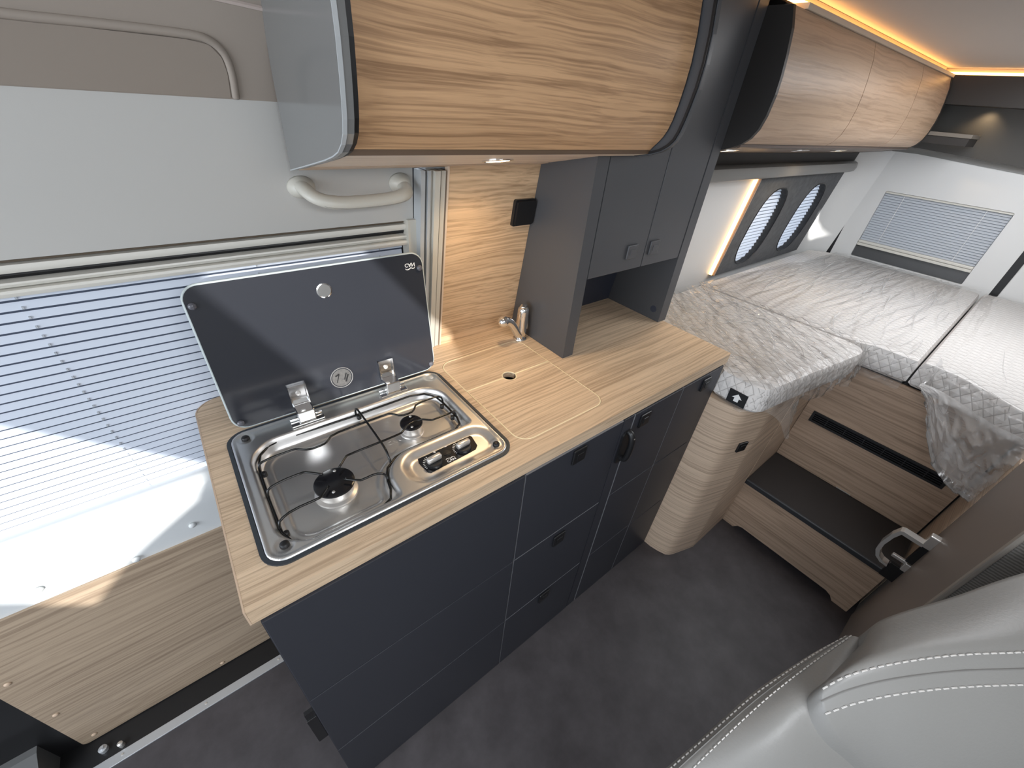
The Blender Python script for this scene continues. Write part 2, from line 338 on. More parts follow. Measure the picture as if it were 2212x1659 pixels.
# ------------------------------------------------------------------ sliding door (left)
door = root('door_1', (-0.5, 0.48, 0.0), 'sliding side door seen from inside, left of the kitchen block', 'door')
door['kind'] = 'structure'
DX0, DX1 = -1.35, 0.478
prof = [(0.484, 0.545), (0.482, 0.60), (0.474, 0.645), (0.468, 0.69), (0.472, 0.714), (0.486, 0.7260), (0.498, 0.7255), (0.530, 0.7195)]
ang(obj('white_sill_panel', sheet(prof, DX0, DX1, -0.004), M_doorw, door, label='white moulded plastic panel below the blind'), 50)
obj('wood_panel', plate([rrect(-0.513, 0.478, 0.006, 0.556, (0.001, 0.001, 0.001, 0.012), 4)], XZ(0.478), 0.006), M_panel, door, label='wood-grain lower panel of the door')
obj('black_seal', bx(-1.35, 0.478, 0.486, 0.52, -0.004, 0.57), M_blk, door)
for (x, z) in ((-0.353, 0.581), (-0.212, 0.553), (-0.099, 0.586)):
    bm = lathe(B(), [(0.0075, 0), (0.007, 0.002), (0.004, 0.0042), (0.001, 0.005)], (x * 0.985 + 0.0012, 0.479, 1.453 + (z - 1.453) * 0.984), (0, -1, 0), 12)
    obj('fixing_cap', bm, M_doorw, door, smooth=True)
for (x, z) in ((-0.487, 0.372), (-0.49, 0.19), (-0.485, 0.03), (-0.205, 0.02)):
    bm = lathe(B(), [(0.006, 0), (0.0055, 0.0012), (0.003, 0.0028), (0.001, 0.003)], (x, 0.478, z), (0, -1, 0), 12)
    obj('brown_cap', bm, M_edge, door, smooth=True)
# frame rails over the blind
for nm, y0, z0, z1, m, proud in (('cream_rail', 0.447, 1.1735, 1.185, M_trimb, 0.010), ('cream_rail', 0.447, 1.1855, 1.1945, M_trimb, 0.006), ('brush_strip', 0.452, 1.1945, 1.2035, M_blk, 0.0), ('cream_rail', 0.447, 1.2035, 1.217, M_trimb, 0.004)):
    y = y0 + 0.008 - proud
    bm = prism([(y + 0.022, z0), (y + 0.002, z0), (y, z0 + 0.003), (y - 0.001, (z0 + z1) / 2), (y, z1 - 0.002), (y + 0.022, z1)], DX0, 0.462)
    ang(obj(nm, bm, m, door), 30)
obj('rail_end', prism([(0.47, 1.0), (0.452, 1.0), (0.436, 1.226), (0.47, 1.226)], 0.462, 0.481), M_beige, door)
obj('shadow_gap', bx(DX0, 0.462, 0.457, 0.475, 1.217, 1.224), mat('brown_gap', (0.10, 0.075, 0.05), 0.7), door)
def uy(z): return 0.447 - 0.10 * (z - 1.22)
obj('upper_panel', plate([[(DX0, 1.223), (0.479, 1.223), (0.479, 1.417), (DX0, 1.417)]], LEAN(uy), 0.02), M_wall, door, label='light grey upper door lining')
# lining above the door with a raised bead around a shallow recess
def cy(z): return 0.427 - 0.42 * (z - 1.417)
cove = obj('wall_left_upper', plate([[(DX0, 1.416), (0.8, 1.416), (0.8, 1.70), (DX0, 1.70)]], LEAN(cy), 0.02), M_cove, kind='structure')
bead = [(-1.2, 1.474), (0.0, 1.4795), (0.08, 1.482), (0.17, 1.483), (0.190, 1.480), (0.204, 1.468), (0.208, 1.447), (0.2065, 1.418)]
pp = smooth_path([(x, cy(z) - 0.0005, z) for x, z in bead], 2)
o = obj('bead', tube(B(), pp, 0.005, 8), M_cove, cove, smooth=True)
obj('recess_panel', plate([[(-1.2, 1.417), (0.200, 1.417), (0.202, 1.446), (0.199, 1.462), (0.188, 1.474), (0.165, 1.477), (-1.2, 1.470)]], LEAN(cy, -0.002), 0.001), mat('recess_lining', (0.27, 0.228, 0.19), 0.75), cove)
obj('trim_bead', tube(B(), [(0.0, cy(1.53), 1.53), (0.26, cy(1.517), 1.517)], 0.003, 6), mat('reddish_edge', (0.5, 0.42, 0.38), 0.4), cove)
# door frame profile strips between sliding door and splash panel
fr_ = root('door_frame_profile', (0.5, 0.45, 0.9), 'ribbed beige door frame post between sliding door and wood splash panel', 'post')
for x0, x1, dy, m in ((0.480, 0.489, 0.004, M_rim), (0.489, 0.494, 0.012, M_felt), (0.494, 0.500, 0.002, M_rim), (0.500, 0.506, 0.008, M_beige), (0.506, 0.518, -0.004, M_beige), (0.518, 0.521, 0.006, M_felt), (0.521, 0.531, -0.001, M_beige), (0.531, 0.535, 0.010, M_blk)):
    obj('profile_strip', plate([[(x0, 0.901), (x1, 0.901), (x1, 1.322), (x0, 1.322)]], LEAN(py, dy), 0.03), m, fr_)
obj('frame_filler', box(bx(0.478, 0.54, 0.50, 0.52, 0.0, 0.866), 0.464, 0.56, 0.50, 0.54, 0.902, 1.33), M_blk, fr_)
# floor sill
sill = root('floor_sill', (-0.4, 0.40, 0.0), 'narrow aluminium sill strip screwed to the floor by the sliding door', 'sill')
obj('strip', bx(-1.3, 0.0, 0.388, 0.413, 0.0, 0.004, b=0.001), M_alu, sill)
for x in (-0.075, -0.26, -0.44):
    obj('screw', lathe(B(), [(0.0032, 0), (0.003, 0.0012), (0.001, 0.0014)], (x, 0.402, 0.004), seg=10), M_satin, sill)
obj('door_track', bx(-1.3, 0.0, 0.413, 0.486, 0.0, 0.002), M_blk, sill)
bm = lathe(B(), [(0.009, 0), (0.009, 0.012), (0.004, 0.013), (0.004, 0.018)], (-0.475, 0.44, 0.002), seg=12)
obj('guide_roller', bm, M_alu, sill)
bm = lathe(B(), [(0.006, 0), (0.006, 0.016), (0.002, 0.018)], (-0.44, 0.425, 0.002), seg=12)
obj('guide_pin', bm, M_satin, sill)
# grey bulge of the cab step at the lower left corner
bm = prism([(0.56, 0.0), (0.44, 0.0), (0.425, 0.06), (0.435, 0.085), (0.47, 0.10), (0.56, 0.11)], -1.0, -0.56)
st = obj('cab_step_cover', bm, mat('step_plastic', (0.10, 0.10, 0.098), 0.6), label='dark grey moulded step cover at the lower left by the door', cat='cover', org=(-0.7, 0.48, 0.0))
# ------------------------------------------------------------------ pleated blinds
def pleated(name, n, p0, p1, a0, a1, label, horizontal='x', depth=0.004, cords=(), group=None, thin=False):
    """pleats stacked from p0 (y or x, z) at the bottom to p1 at the top, running between a0 and a1"""
    dz = (p1[1] - p0[1]) / n; dd = (p1[0] - p0[0]) / n
    loc = ((a0 + a1) / 2, p0[0], p0[1]) if horizontal == 'x' else (p0[0], (a0 + a1) / 2, p0[1])
    r = root(name, loc, label, 'blind', group or 'pleated window blinds')
    L = (a1 - a0) / 2; g = 0.0 if thin else dz * 0.07
    sec = [(0.0, 0.0 + g), (-depth, g * 0.4), (-depth * 0.28, dz * 0.74), (0.0, dz), (0.003, dz), (0.003, g)]
    if thin: sec = [(0.0, 0.0), (-depth, dz * 0.04), (-depth * 0.97, dz * 0.12), (-depth * (0.34 if horizontal == 'x' else 0.16), dz * (0.68 if horizontal == 'x' else 0.84)), (0.0, dz), (0.0015, dz), (0.0015, 0.0)]
    bm = bmesh.new()
    if horizontal == 'x':
        A = [bm.verts.new((-L, s[0], s[1])) for s in sec]; Bv = [bm.verts.new((L, s[0], s[1])) for s in sec]
    else:
        A = [bm.verts.new((s[0], -L, s[1])) for s in sec]; Bv = [bm.verts.new((s[0], L, s[1])) for s in sec]
    k = len(sec)
    for i in range(k):
        f = bm.faces.new((A[i], A[(i + 1) % k], Bv[(i + 1) % k], Bv[i]))
        if i == (3 if thin else 2): f.material_index = 1  # strip that carries the painted valley shade
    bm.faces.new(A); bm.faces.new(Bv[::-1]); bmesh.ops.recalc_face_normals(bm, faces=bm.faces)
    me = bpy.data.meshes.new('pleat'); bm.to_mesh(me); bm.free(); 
    for mm in ((M_thin, M_fshade2) if thin else (M_pleat, M_fshade)): me.materials.append(mm)
    for i in range(n):
        o = bpy.data.objects.new('pleat', me); COL.objects.link(o); o.parent = r
        o.location = (0, dd * i, dz * i) if horizontal == 'x' else (dd * i, 0, dz * i)
    for c in cords:
        bm = bmesh.new()
        for i in range(n):
            t = p0[0] + dd * i; z = p0[1] + dz * i
            if horizontal == 'x':
                box(bm, c - 0.0012, c + 0.0012, t - depth - 0.0012, t - depth * 0.5, z + dz * 0.05, z + dz * 0.30)
            else:
                box(bm, t - depth - 0.0008, t - depth * 0.6, c - 0.001, c + 0.001, z, z + dz * 0.9)
        o = obj('cord_loop', bm, mat('blind_cord', (0.45, 0.48, 0.52), 0.5) if horizontal == 'x' else M_mark, r); o['kind'] = 'stuff'
    return r
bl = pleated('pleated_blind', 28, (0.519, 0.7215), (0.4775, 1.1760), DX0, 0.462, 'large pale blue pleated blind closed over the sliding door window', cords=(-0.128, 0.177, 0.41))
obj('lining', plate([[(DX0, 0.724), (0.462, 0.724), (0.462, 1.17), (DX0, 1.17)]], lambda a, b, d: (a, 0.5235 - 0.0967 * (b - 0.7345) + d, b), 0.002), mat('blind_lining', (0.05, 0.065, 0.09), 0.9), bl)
# ------------------------------------------------------------------ kitchen base units
KY = -0.004
def latch(parent, x, y, z, w=0.038, h=0.040, m=M_plas):
    o = obj('latch', bx(x - w / 2, x + w / 2, y - 0.006, y, z - h / 2, z + h / 2, b=0.0022), m, parent)
    obj('button', bx(x - w * 0.24, x + w * 0.24, y - 0.0075, y - 0.003, z - h * 0.20, z + h * 0.20, b=0.0008), m, o)
    return o
def unit(name, x0, x1, label):
    r = root(name, ((x0 + x1) / 2, 0.2, 0.0), label, 'cabinet')
    obj('carcass', bx(x0, x1, KY + 0.014, 0.455, 0.0, 0.838 if x0 < 0.4 else (0.75 if x0 < 0.75 else 0.866)), M_blk, r); return r
G = 0.0016
ZS = ((0.003, 0.2828), (0.2866, 0.5755), (0.5793, 0.8665))
ua = unit('hob_base_cabinet', 0.0125, 0.459, 'anthracite base cabinet without handles, under the hob')
for z0, z1 in ZS: obj('front_panel', bx(0.0125, 0.4582, KY, KY + 0.013, z0, z1, b=0.0008), M_navy, ua)
obj('end_panel', bx(0.0115, 0.0127, KY + 0.001, 0.46, 0.0, 0.866), M_navy, ua)
ub = unit('drawer_cabinet', 0.462, 0.755, 'anthracite drawer cabinet with three latched drawers under the sink board')
for (z0, z1), lz, lx in zip(ZS, (0.258, 0.541, 0.842), (0.604, 0.608, 0.609)):
    dr = obj('drawer', bx(0.4622, 0.7525, KY, KY + 0.013, z0, z1, b=0.0008), M_navy, ub); latch(dr, lx, KY, lz)
    obj('edge_band', bx(0.4635, 0.7535, KY + 0.0006, KY + 0.0128, z1 + 0.00005, z1 + 0.0007), mat('grey_edge', (0.20, 0.20, 0.21), 0.4), dr)
obj('lit_edge_strip', bx(0.46155, 0.46215, KY + 0.0004, KY + 0.0125, 0.003, 0.8665), mat('lit_edge', (0.20, 0.20, 0.21), 0.4), ub)  # paler strip paints the light caught on the drawer fronts' left edge
obj('filler_post', bx(0.757, 0.793, KY + 0.001, KY + 0.014, 0.002, 0.8665, b=0.0008), M_navy, ub)
uc = unit('latched_cupboard', 0.797, 0.996, 'anthracite cupboard right of the drawers, one latch at its upper left corner')
for z0, z1 in ZS: obj('front_panel', bx(0.7965, 0.9955, KY, KY + 0.013, z0, z1, b=0.0008), M_navy, uc)
obj('lit_edge_strip', bx(0.79575, 0.79645, KY + 0.0004, KY + 0.0125, 0.003, 0.8665), mat('lit_edge', (0.20, 0.20, 0.21), 0.4), uc)  # edge light painted as a pale strip
latch(uc, 0.838, KY, 0.836)
ud = unit('end_cupboard', 0.999, 1.205, 'anthracite end cupboard next to the wood-clad bed corner')
for z0, z1 in ZS: obj('front_panel', bx(0.999, 1.178, KY, KY + 0.013, z0, z1, b=0.0008), M_navy, ud)
obj('lit_edge_strip', bx(0.99825, 0.99895, KY + 0.0004, KY + 0.0125, 0.003, 0.8665), mat('lit_edge', (0.20, 0.20, 0.21), 0.4), ud)  # pale strip, painted edge light again
obj('end_panel', bx(1.180, 1.2035, KY + 0.001, 0.46, 0.0, 0.8665, b=0.0008), M_navy, ud)
latch(ud, 1.117, KY, 0.836)
# bottle-opener style grip on the filler post
bo = root('bottle_opener', (0.782, KY, 0.77), 'black vertical grip screwed to the narrow post right of the drawers', 'handle')
obj('back_plate', plate([rrect(0.764, 0.800, 0.722, 0.826, (0.008, 0.016, 0.016, 0.008), 5)], XZ(KY - 0.004), 0.004), M_plas, bo)
obj('grip', tube(B(), smooth_path([(0.783, KY - 0.004, 0.735), (0.783, KY - 0.018, 0.742), (0.783, KY - 0.020, 0.80), (0.783, KY - 0.012, 0.82), (0.783, KY - 0.003, 0.822)], 2), 0.008, 10), M_plas, bo, smooth=True)
for z in (0.738, 0.812): obj('screw', lathe(B(), [(0.003, 0), (0.002, 0.0015)], (0.783, KY - 0.022 if z > 0.8 else KY - 0.013, z), (0, -1, 0), 8), M_chrome, bo)
# magnetic catch at the far left end of the block
ct = obj('door_catch', box(bx(-0.006, 0.0113, -0.003, 0.010, 0.39, 0.505, b=0.001), -0.004, 0.0112, -0.003, 0.004, 0.515, 0.535), M_plas, label='small black door catch on the left end of the kitchen block', cat='catch', org=(0.004, 0.004, 0.39))
# ------------------------------------------------------------------ worktop, sink boards
wt = root('worktop', (0.6, 0.2, 0.87), 'long light oak worktop on the anthracite kitchen block', 'worktop')
hobhole = rrect(0.050, 0.450, 0.052, 0.345, 0.03, 5)
sinkhole = rrect(0.485, 0.737, 0.0435, 0.3735, 0.032, 6)
outl = rrect(0.0021, 1.2235, 0.0, 0.4949, (0.001, 0.001, 0.045, 0.001), 8)
obj('board', plate([outl, hobhole, sinkhole], XY(0.8685), 0.0315), M_top, wt)
eb = [(0.0, 0.0), (0.0, 0.452)] + [(0.045 - 0.045 * math.cos(t), 0.452 + 0.045 * math.sin(t)) for t in [math.pi / 2 * k / 8 for k in range(1, 9)]] + [(0.30, 0.497)]
ei = [(0.0022, 0.0)] + [(0.0022, 0.452)] + [(0.045 - 0.0428 * math.cos(t), 0.452 + 0.0428 * math.sin(t)) for t in [math.pi / 2 * k / 8 for k in range(1, 9)]] + [(0.30, 0.4948)]
bm = plate([[(x, y) for x, y in eb] + ei[::-1]], XY(0.8683), 0.0319)
obj('edge_band', bm, M_edge, wt)
# bowl under the boards
sink = obj('sink_bowl', plate([rrect(0.48, 0.742, 0.039, 0.378, 0.035, 6), rrect(0.50, 0.722, 0.06, 0.358, 0.03, 6)], XY(0.76), 0.108), M_blk, label='dark sink bowl below the two wooden cover boards', cat='sink', org=(0.61, 0.21, 0.76))
obj('bowl_floor', bx(0.482, 0.740, 0.041, 0.376, 0.755, 0.76), M_blk, sink)
def board(name, label, lp):
    r = root(name, (0.61, 0.2, 0.886), label, 'board', 'sink cover boards')
    obj('panel', plate([lp], XY(0.884), 0.016), M_top, r)
    n = len(lp); cx = sum(p[0] for p in lp) / n; cy_ = sum(p[1] for p in lp) / n
    obj('edge_band', closed_tube(B(), [(x, y, 0.8990) for x, y in lp], 0.0016, 5), M_cream, r, smooth=True); return r
hx, hy, hr = 0.6075, 0.243, 0.0175
arc1 = [(hx + hr * math.cos(math.radians(t)), hy + hr * math.sin(math.radians(t))) for t in range(180, -1, -15)]
arc2 = [(hx + hr * math.cos(math.radians(t)), hy + hr * math.sin(math.radians(t))) for t in range(0, -181, -15)]
g2 = 0.0014
back = [p for p in rrect(0.4868, 0.7352, 0.2, 0.3717, 0.031, 6) if p[1] > 0.25]
back = [(0.7352, hy + g2)] + back + [(0.4868, hy + g2)] + [(a, max(bq_, hy + g2)) for a, bq_ in arc1]
front = [p for p in rrect(0.4868, 0.7352, 0.0453, 0.29, 0.031, 6) if p[1] < 0.23]
nfr = [p for p in front if p[0] > 0.6]; nfl = [p for p in front if p[0] <= 0.6]
front = nfl + nfr + [(0.7352, hy - g2)] + [(a, min(bq_, hy - g2)) for a, bq_ in arc2] + [(0.4868, hy - g2)]
board('sink_cover_board', 'flush oak sink cover board, rear half by the tap', back)
board('sink_cover_board', 'flush oak sink cover board, front half near the worktop edge', front)
# ------------------------------------------------------------------ splash panel, socket, tap
sp = root('splash_panel', (0.66, 0.44, 0.9), 'wood-grain panel rising from the worktop behind the tap', 'panel')
obj('board', plate([[(0.5395, 0.900), (0.790, 0.900), (0.790, 1.34), (0.5395, 1.34)]], LEAN(py), 0.012), M_splash, sp)
obj('edge_band', plate([[(0.5355, 0.900), (0.5395, 0.900), (0.5395, 1.34), (0.5355, 1.34)]], LEAN(py, -0.0008), 0.013), mat('pale_oak_edge', (0.66, 0.53, 0.41), 0.5), sp)
sk = root('socket_cover', (0.745, 0.41, 1.20), 'black square socket cover on the wood splash panel', 'socket')
obj('frame', plate([rrect(0.7135, 0.7745, 1.197, 1.2575, 0.004, 3)], LEAN(py, -0.009), 0.009), M_plas, sk)
obj('flap', plate([rrect(0.7165, 0.7715, 1.200, 1.2545, 0.005, 3)], LEAN(py, -0.015), 0.0062), M_blk, sk)
tp = root('tap', (0.744, 0.374, 0.9), 'small chrome single-lever tap behind the sink boards', 'tap')
obj('base_ring', lathe(B(), [(0.019, 0), (0.0195, 0.003), (0.017, 0.005)], (0.744, 0.374, 0.9), seg=24), M_chrome, tp, smooth=True)
obj('body', lathe(B(), [(0.0165, 0.004), (0.0158, 0.03), (0.0150, 0.07), (0.0150, 0.086), (0.0135, 0.093), (0.009, 0.097), (0.002, 0.098)], (0.744, 0.374, 0.9), (0.03, -0.02, 1), 24), M_chrome, tp, smooth=True)
obj('spout', tube(B(), smooth_path([(0.739, 0.370, 0.912), (0.724, 0.364, 0.926), (0.708, 0.360, 0.952), (0.690, 0.358, 0.974), (0.672, 0.357, 0.981)], 2), [0.0125, 0.0125] + [0.0108] * 20, 12), M_chrome, tp, smooth=True)
obj('spout_head', lathe(B(), [(0.002, -0.0155), (0.009, -0.0125), (0.0140, -0.004), (0.0140, 0.004), (0.009, 0.0115), (0.002, 0.014)], (0.668, 0.357, 0.979), (-0.7, -0.2, -0.6), 18), M_chrome, tp, smooth=True)
obj('lever', tube(B(), smooth_path([(0.738, 0.368, 0.996), (0.752, 0.378, 0.999), (0.766, 0.384, 0.990), (0.7685, 0.384, 0.955), (0.766, 0.380, 0.925)], 2), 0.0085, 10, ry=0.005), M_chrome, tp, smooth=True)
# ------------------------------------------------------------------ hob
hob = root('gas_hob', (0.25, 0.2, 0.9), 'two-burner stainless gas hob with raised black glass lid in the worktop', 'hob')
def sd(x, y, x0, x1, y0, y1, r):
    qx = abs(x - (x0 + x1) / 2) - (x1 - x0) / 2 + r; qy = abs(y - (y0 + y1) / 2) - (y1 - y0) / 2 + r
    return math.hypot(max(qx, 0), max(qy, 0)) + min(max(qx, qy), 0) - r
def ss(t): t = max(0, min(1, t)); return t * t * (3 - 2 * t)
HX0, HX1, HY0, HY1 = 0.0375, 0.4635, 0.0405, 0.3545
def hobz(x, y):
    dw = sd(x, y, 0.058, 0.440, 0.0545, 0.308, 0.055)
    dc = sd(x, y, 0.244, 0.52, -0.05, 0.1455, 0.055)
    k = 0.012; a, bb = dw, -dc
    h = max(0, min(1, 0.5 + 0.5 * (a - bb) / k)); w = bb + (a - bb) * h + k * h * (1 - h)
    z = 0.9035 - 0.0235 * ss(-w / 0.016)
    z -= 0.0022 * ss((-w - 0.024) / 0.005)
    dr = sd(x, y, 0.262, 0.456, 0.052, 0.141, 0.040); z -= 0.0095 * ss(-dr / 0.022)
    do = -sd(x, y, HX0, HX1, HY0, HY1, 0.030)
    z += 0.0022 * ss(1 - abs(do - 0.0055) / 0.0045)
    for fx, fy in ((0.064, 0.330), (0.0655, 0.068), (0.441, 0.068), (0.440, 0.331)):
        z -= 0.0015 * ss(1 - max(0, math.hypot(x - fx, y - fy) - 0.010) / 0.004)
    if do < 0.0035: z -= 0.006 * (1 - max(0, do) / 0.0035)
    return z
NX, NY = 180, 132; bm = bmesh.new(); V = {}
for j in range(NY + 1):
    for i in range(NX + 1):
        x = HX0 + (HX1 - HX0) * i / NX; y = HY0 + (HY1 - HY0) * j / NY
        dd = sd(x, y, HX0, HX1, HY0, HY1, 0.030)
        if dd < 0.0026:
            if dd > 0:
                cx = min(max(x, HX0 + 0.03), HX1 - 0.03); cyy = min(max(y, HY0 + 0.03), HY1 - 0.03); q = Vector((x - cx, y - cyy)); q = q.normalized() * 0.03; x, y = cx + q.x, cyy + q.y
            V[i, j] = bm.verts.new((x, y, hobz(x, y)))
for j in range(NY):
    for i in range(NX):
        q = [V.get(k) for k in ((i, j), (i + 1, j), (i + 1, j + 1), (i, j + 1))]
        q = [v for v in q if v]
        if len(q) >= 3: bm.faces.new(q)
obj('steel_tray', bm, M_steel, hob, smooth=True)
obj('seal', plate([rrect(HX0 - 0.004, HX1 + 0.004, HY0 - 0.004, HY1 + 0.004, 0.034, 8), rrect(HX0 + 0.002, HX1 - 0.002, HY0 + 0.002, HY1 - 0.002, 0.028, 8)], XY(0.9), 0.003), M_rub, hob)
for fx, fy in ((0.064, 0.331), (0.0655, 0.068), (0.441, 0.068)):
    obj('rubber_bumper', lathe(B(), [(0.0068, -0.001), (0.0066, 0.004), (0.005, 0.006), (0.001, 0.0065)], (fx, fy, hobz(fx, fy)), seg=14), M_blk, hob, smooth=True)
obj('screw', lathe(B(), [(0.005, 0), (0.004, 0.001)], (0.444, 0.331, hobz(0.444, 0.331)), seg=12), M_satin, hob)
FZ = 0.878
def burner(x, y, rb, rc, hc):
    bn = obj('burner', lathe(B(), [(rb * 1.25, 0), (rb * 1.2, 0.003), (rb, 0.005), (rb * 0.985, hc - FZ - 0.006), (rb * 0.9, hc - FZ - 0.005)], (x, y, FZ - 0.001), seg=40), M_satin, hob)
    ang(bn); c = obj('burner_cap', lathe(B(), [(rc * 0.97, 0), (rc, 0.001), (rc * 0.99, 0.004), (rc * 0.9, 0.0055), (0.001, 0.0058)], (x, y, hc - 0.0058), seg=40), M_enam, bn); ang(c)
    for a in (70, 250):
        ca, sa = math.cos(math.radians(a)), math.sin(math.radians(a))
        obj('cap_screw', lathe(B(), [(0.0028, 0), (0.002, 0.0012)], (x + rc * 0.72 * ca, y + rc * 0.72 * sa, hc), seg=8), M_satin, bn)
burner(0.1605, 0.1445, 0.0285, 0.0325, 0.9045); burner(0.3345, 0.2125, 0.0195, 0.0225, 0.9045)
# wire pan support
WZ = 0.912; RZ = 0.8945; bm = bmesh.new()
def wire(p, it=1):
    tube(bm, smooth_path(p, it), 0.0021, 7)
def W_(pts, z=WZ): return [(x, y, z) for x, y in pts]
ring = [(0.070, 0.262), (0.076, 0.283), (0.092, 0.299), (0.112, 0.3045), (0.25, 0.3000), (0.373, 0.3015), (0.405, 0.292), (0.421, 0.270), (0.4245, 0.24), (0.4245, 0.185), (0.418, 0.164), (0.400, 0.153), (0.36, 0.1535), (0.30, 0.1535), (0.270, 0.148), (0.248, 0.132), (0.238, 0.112), (0.233, 0.085), (0.225, 0.067), (0.21, 0.060), (0.12, 0.0590), (0.092, 0.063), (0.075, 0.076), (0.067, 0.098), (0.066, 0.17), (0.067, 0.235)]
rp = [(x, y, RZ) for x, y in ring]; closed_tube(bm, rp, 0.0023, 7)
def drop(p, q): return [(q[0], q[1], RZ), (q[0], q[1], RZ + 0.006), (p[0] * 0.25 + q[0] * 0.75, p[1] * 0.25 + q[1] * 0.75, WZ - 0.001)]
wire(drop((0.080, 0.247), (0.0675, 0.244)) + W_([(0.09, 0.247), (0.124, 0.2475), (0.130, 0.246), (0.148, 0.2315), (0.172, 0.2315), (0.180, 0.2355), (0.193, 0.249), (0.240, 0.250), (0.303, 0.250), (0.310, 0.246), (0.322, 0.230), (0.343, 0.229), (0.352, 0.234), (0.364, 0.249), (0.405, 0.250)]) + drop((0.41, 0.249), (0.4245, 0.244))[::-1])
wire(drop((0.080, 0.184), (0.0665, 0.178)) + W_([(0.090, 0.184), (0.124, 0.184), (0.128, 0.182), (0.149, 0.162)]))
wire(W_([(0.176, 0.162), (0.194, 0.181), (0.199, 0.183), (0.263, 0.183), (0.298, 0.184), (0.304, 0.186), (0.321, 0.200), (0.349, 0.202), (0.366, 0.187), (0.371, 0.186), (0.408, 0.186)]) + drop((0.41, 0.186), (0.4245, 0.190))[::-1])
wire(drop((0.080, 0.115), (0.0665, 0.106)) + W_([(0.090, 0.116), (0.130, 0.116), (0.134, 0.118), (0.149, 0.132)]))
wire(W_([(0.174, 0.133), (0.194, 0.116), (0.199, 0.115), (0.221, 0.1155)]) + drop((0.224, 0.115), (0.2365, 0.107))[::-1])
wire([(0.2555, 0.302, RZ), (0.2555, 0.303, RZ + 0.008), (0.256, 0.296, WZ + 0.004), (0.2575, 0.28, WZ + 0.004), (0.2585, 0.18, WZ + 0.003), (0.2585, 0.158, WZ), (0.2580, 0.146, RZ + 0.008), (0.258, 0.141, RZ)])
obj('pan_support', bm, M_wire, hob, smooth=True)
for x, y in ((0.072, 0.236), (0.072, 0.095), (0.418, 0.236), (0.418, 0.192), (0.259, 0.295)):
    obj('support_foot', lathe(B(), [(0.0045, -0.006), (0.0045, 0.002), (0.002, 0.003)], (x, y, RZ - 0.001), seg=10), M_blk, hob, smooth=True)
# control panel
cp = obj('control_panel', plate([[(0.302, 0.084), (0.306, 0.0795), (0.405, 0.0845), (0.4135, 0.092), (0.418, 0.118), (0.412, 0.132), (0.400, 0.1365), (0.315, 0.132), (0.303, 0.124), (0.299, 0.112)]], XY(0.8935), 0.0012), M_enam, hob)
for kx, ky in ((0.3225, 0.097), (0.3865, 0.1005)):
    kb = obj('dial', lathe(B(), [(0.0155, 0), (0.015, 0.005), (0.0135, 0.006)], (kx, ky, 0.8947), seg=26), M_plas, hob)
    gb = bmesh.new(); box(gb, kx - 0.0145, kx + 0.0145, ky - 0.0052, ky + 0.0052, 0.9005, 0.9125, b=0.0032)
    bmesh.ops.rotate(gb, verts=gb.verts, cent=(kx, ky, 0), matrix=Matrix.Rotation(math.radians(4), 3, 'Z'))
    obj('knob', gb, M_satin, kb, smooth=True, label='satin metal grip')
    tb = bmesh.new()
    for i in range(8):
        t = math.radians(106 + i * 12.5); l = 0.0055 - 0.00045 * i; c, s = math.cos(t), math.sin(t)
        q = [(kx + c * rr - s * w, ky + s * rr + c * w, 0.8949) for rr, w in ((0.0165, -0.0006), (0.0165, 0.0006), (0.0165 + l, 0.0008), (0.0165 + l, -0.0008))]
        tb.faces.new([tb.verts.new(v) for v in q])
    box(tb, kx + 0.0115, kx + 0.0155, ky + 0.022, ky + 0.027, 0.8948, 0.895)
    box(tb, kx + 0.0123, kx + 0.0147, ky + 0.0275, ky + 0.0295, 0.8948, 0.895)
    o = obj('tick_marks', tb, M_mark, kb); o['kind'] = 'stuff'
obj('igniter_button', lathe(B(), [(0.0075, 0), (0.007, 0.0012), (0.0052, 0.0012), (0.005, 0.0022), (0.001, 0.0024)], (0.3545, 0.106, 0.8947), seg=20), M_plas, hob)
lb = plate([[(0.3585, 0.1215), (0.3625, 0.1215), (0.3615, 0.1245), (0.3635, 0.1245), (0.3590, 0.1300), (0.3600, 0.1262), (0.3575, 0.1262)]], XY(0.8948), 0.0002)
obj('spark_mark', lb, M_mark, hob)
def swoosh(bm, Mx, s):
    pts = [(-0.95, 0.15), (-1.0, 0.42), (-0.6, 0.62), (-0.1, 0.45), (0.15, 0.28), (0.5, 0.50), (0.85, 0.42), (1.0, 0.2)]
    pts = smooth_path([(x * s, y * s, 0) for x, y in pts], 2); n = len(pts); prev = None
    for i, p in enumerate(pts):
        w = s * 0.075 * (0.35 + math.sin(math.pi * i / (n - 1)))
        v = [bm.verts.new(Mx @ Vector((p[0], p[1] + w, 0))), bm.verts.new(Mx @ Vector((p[0], p[1] - w, 0)))]
        if prev: bm.faces.new((prev[0], prev[1], v[1], v[0]))
        prev = v
    return bm
def logo(Mx, size, parent):
    b1 = text_bm('CAN', size, Mx @ Matrix.Translation((0, -size * 0.25, 0)), size * 0.02); swoosh(b1, Mx, size * 1.05)
    obj('logo', b1, M_mark, parent)
logo(Matrix.Translation((0.3525, 0.0885, 0.8949)), 0.0085, hob)
obj('embossed_logo', text_bm('CAN', 0.013, Matrix.Translation((0.292, 0.204, FZ + 0.0002)), 0), M_steel, hob)
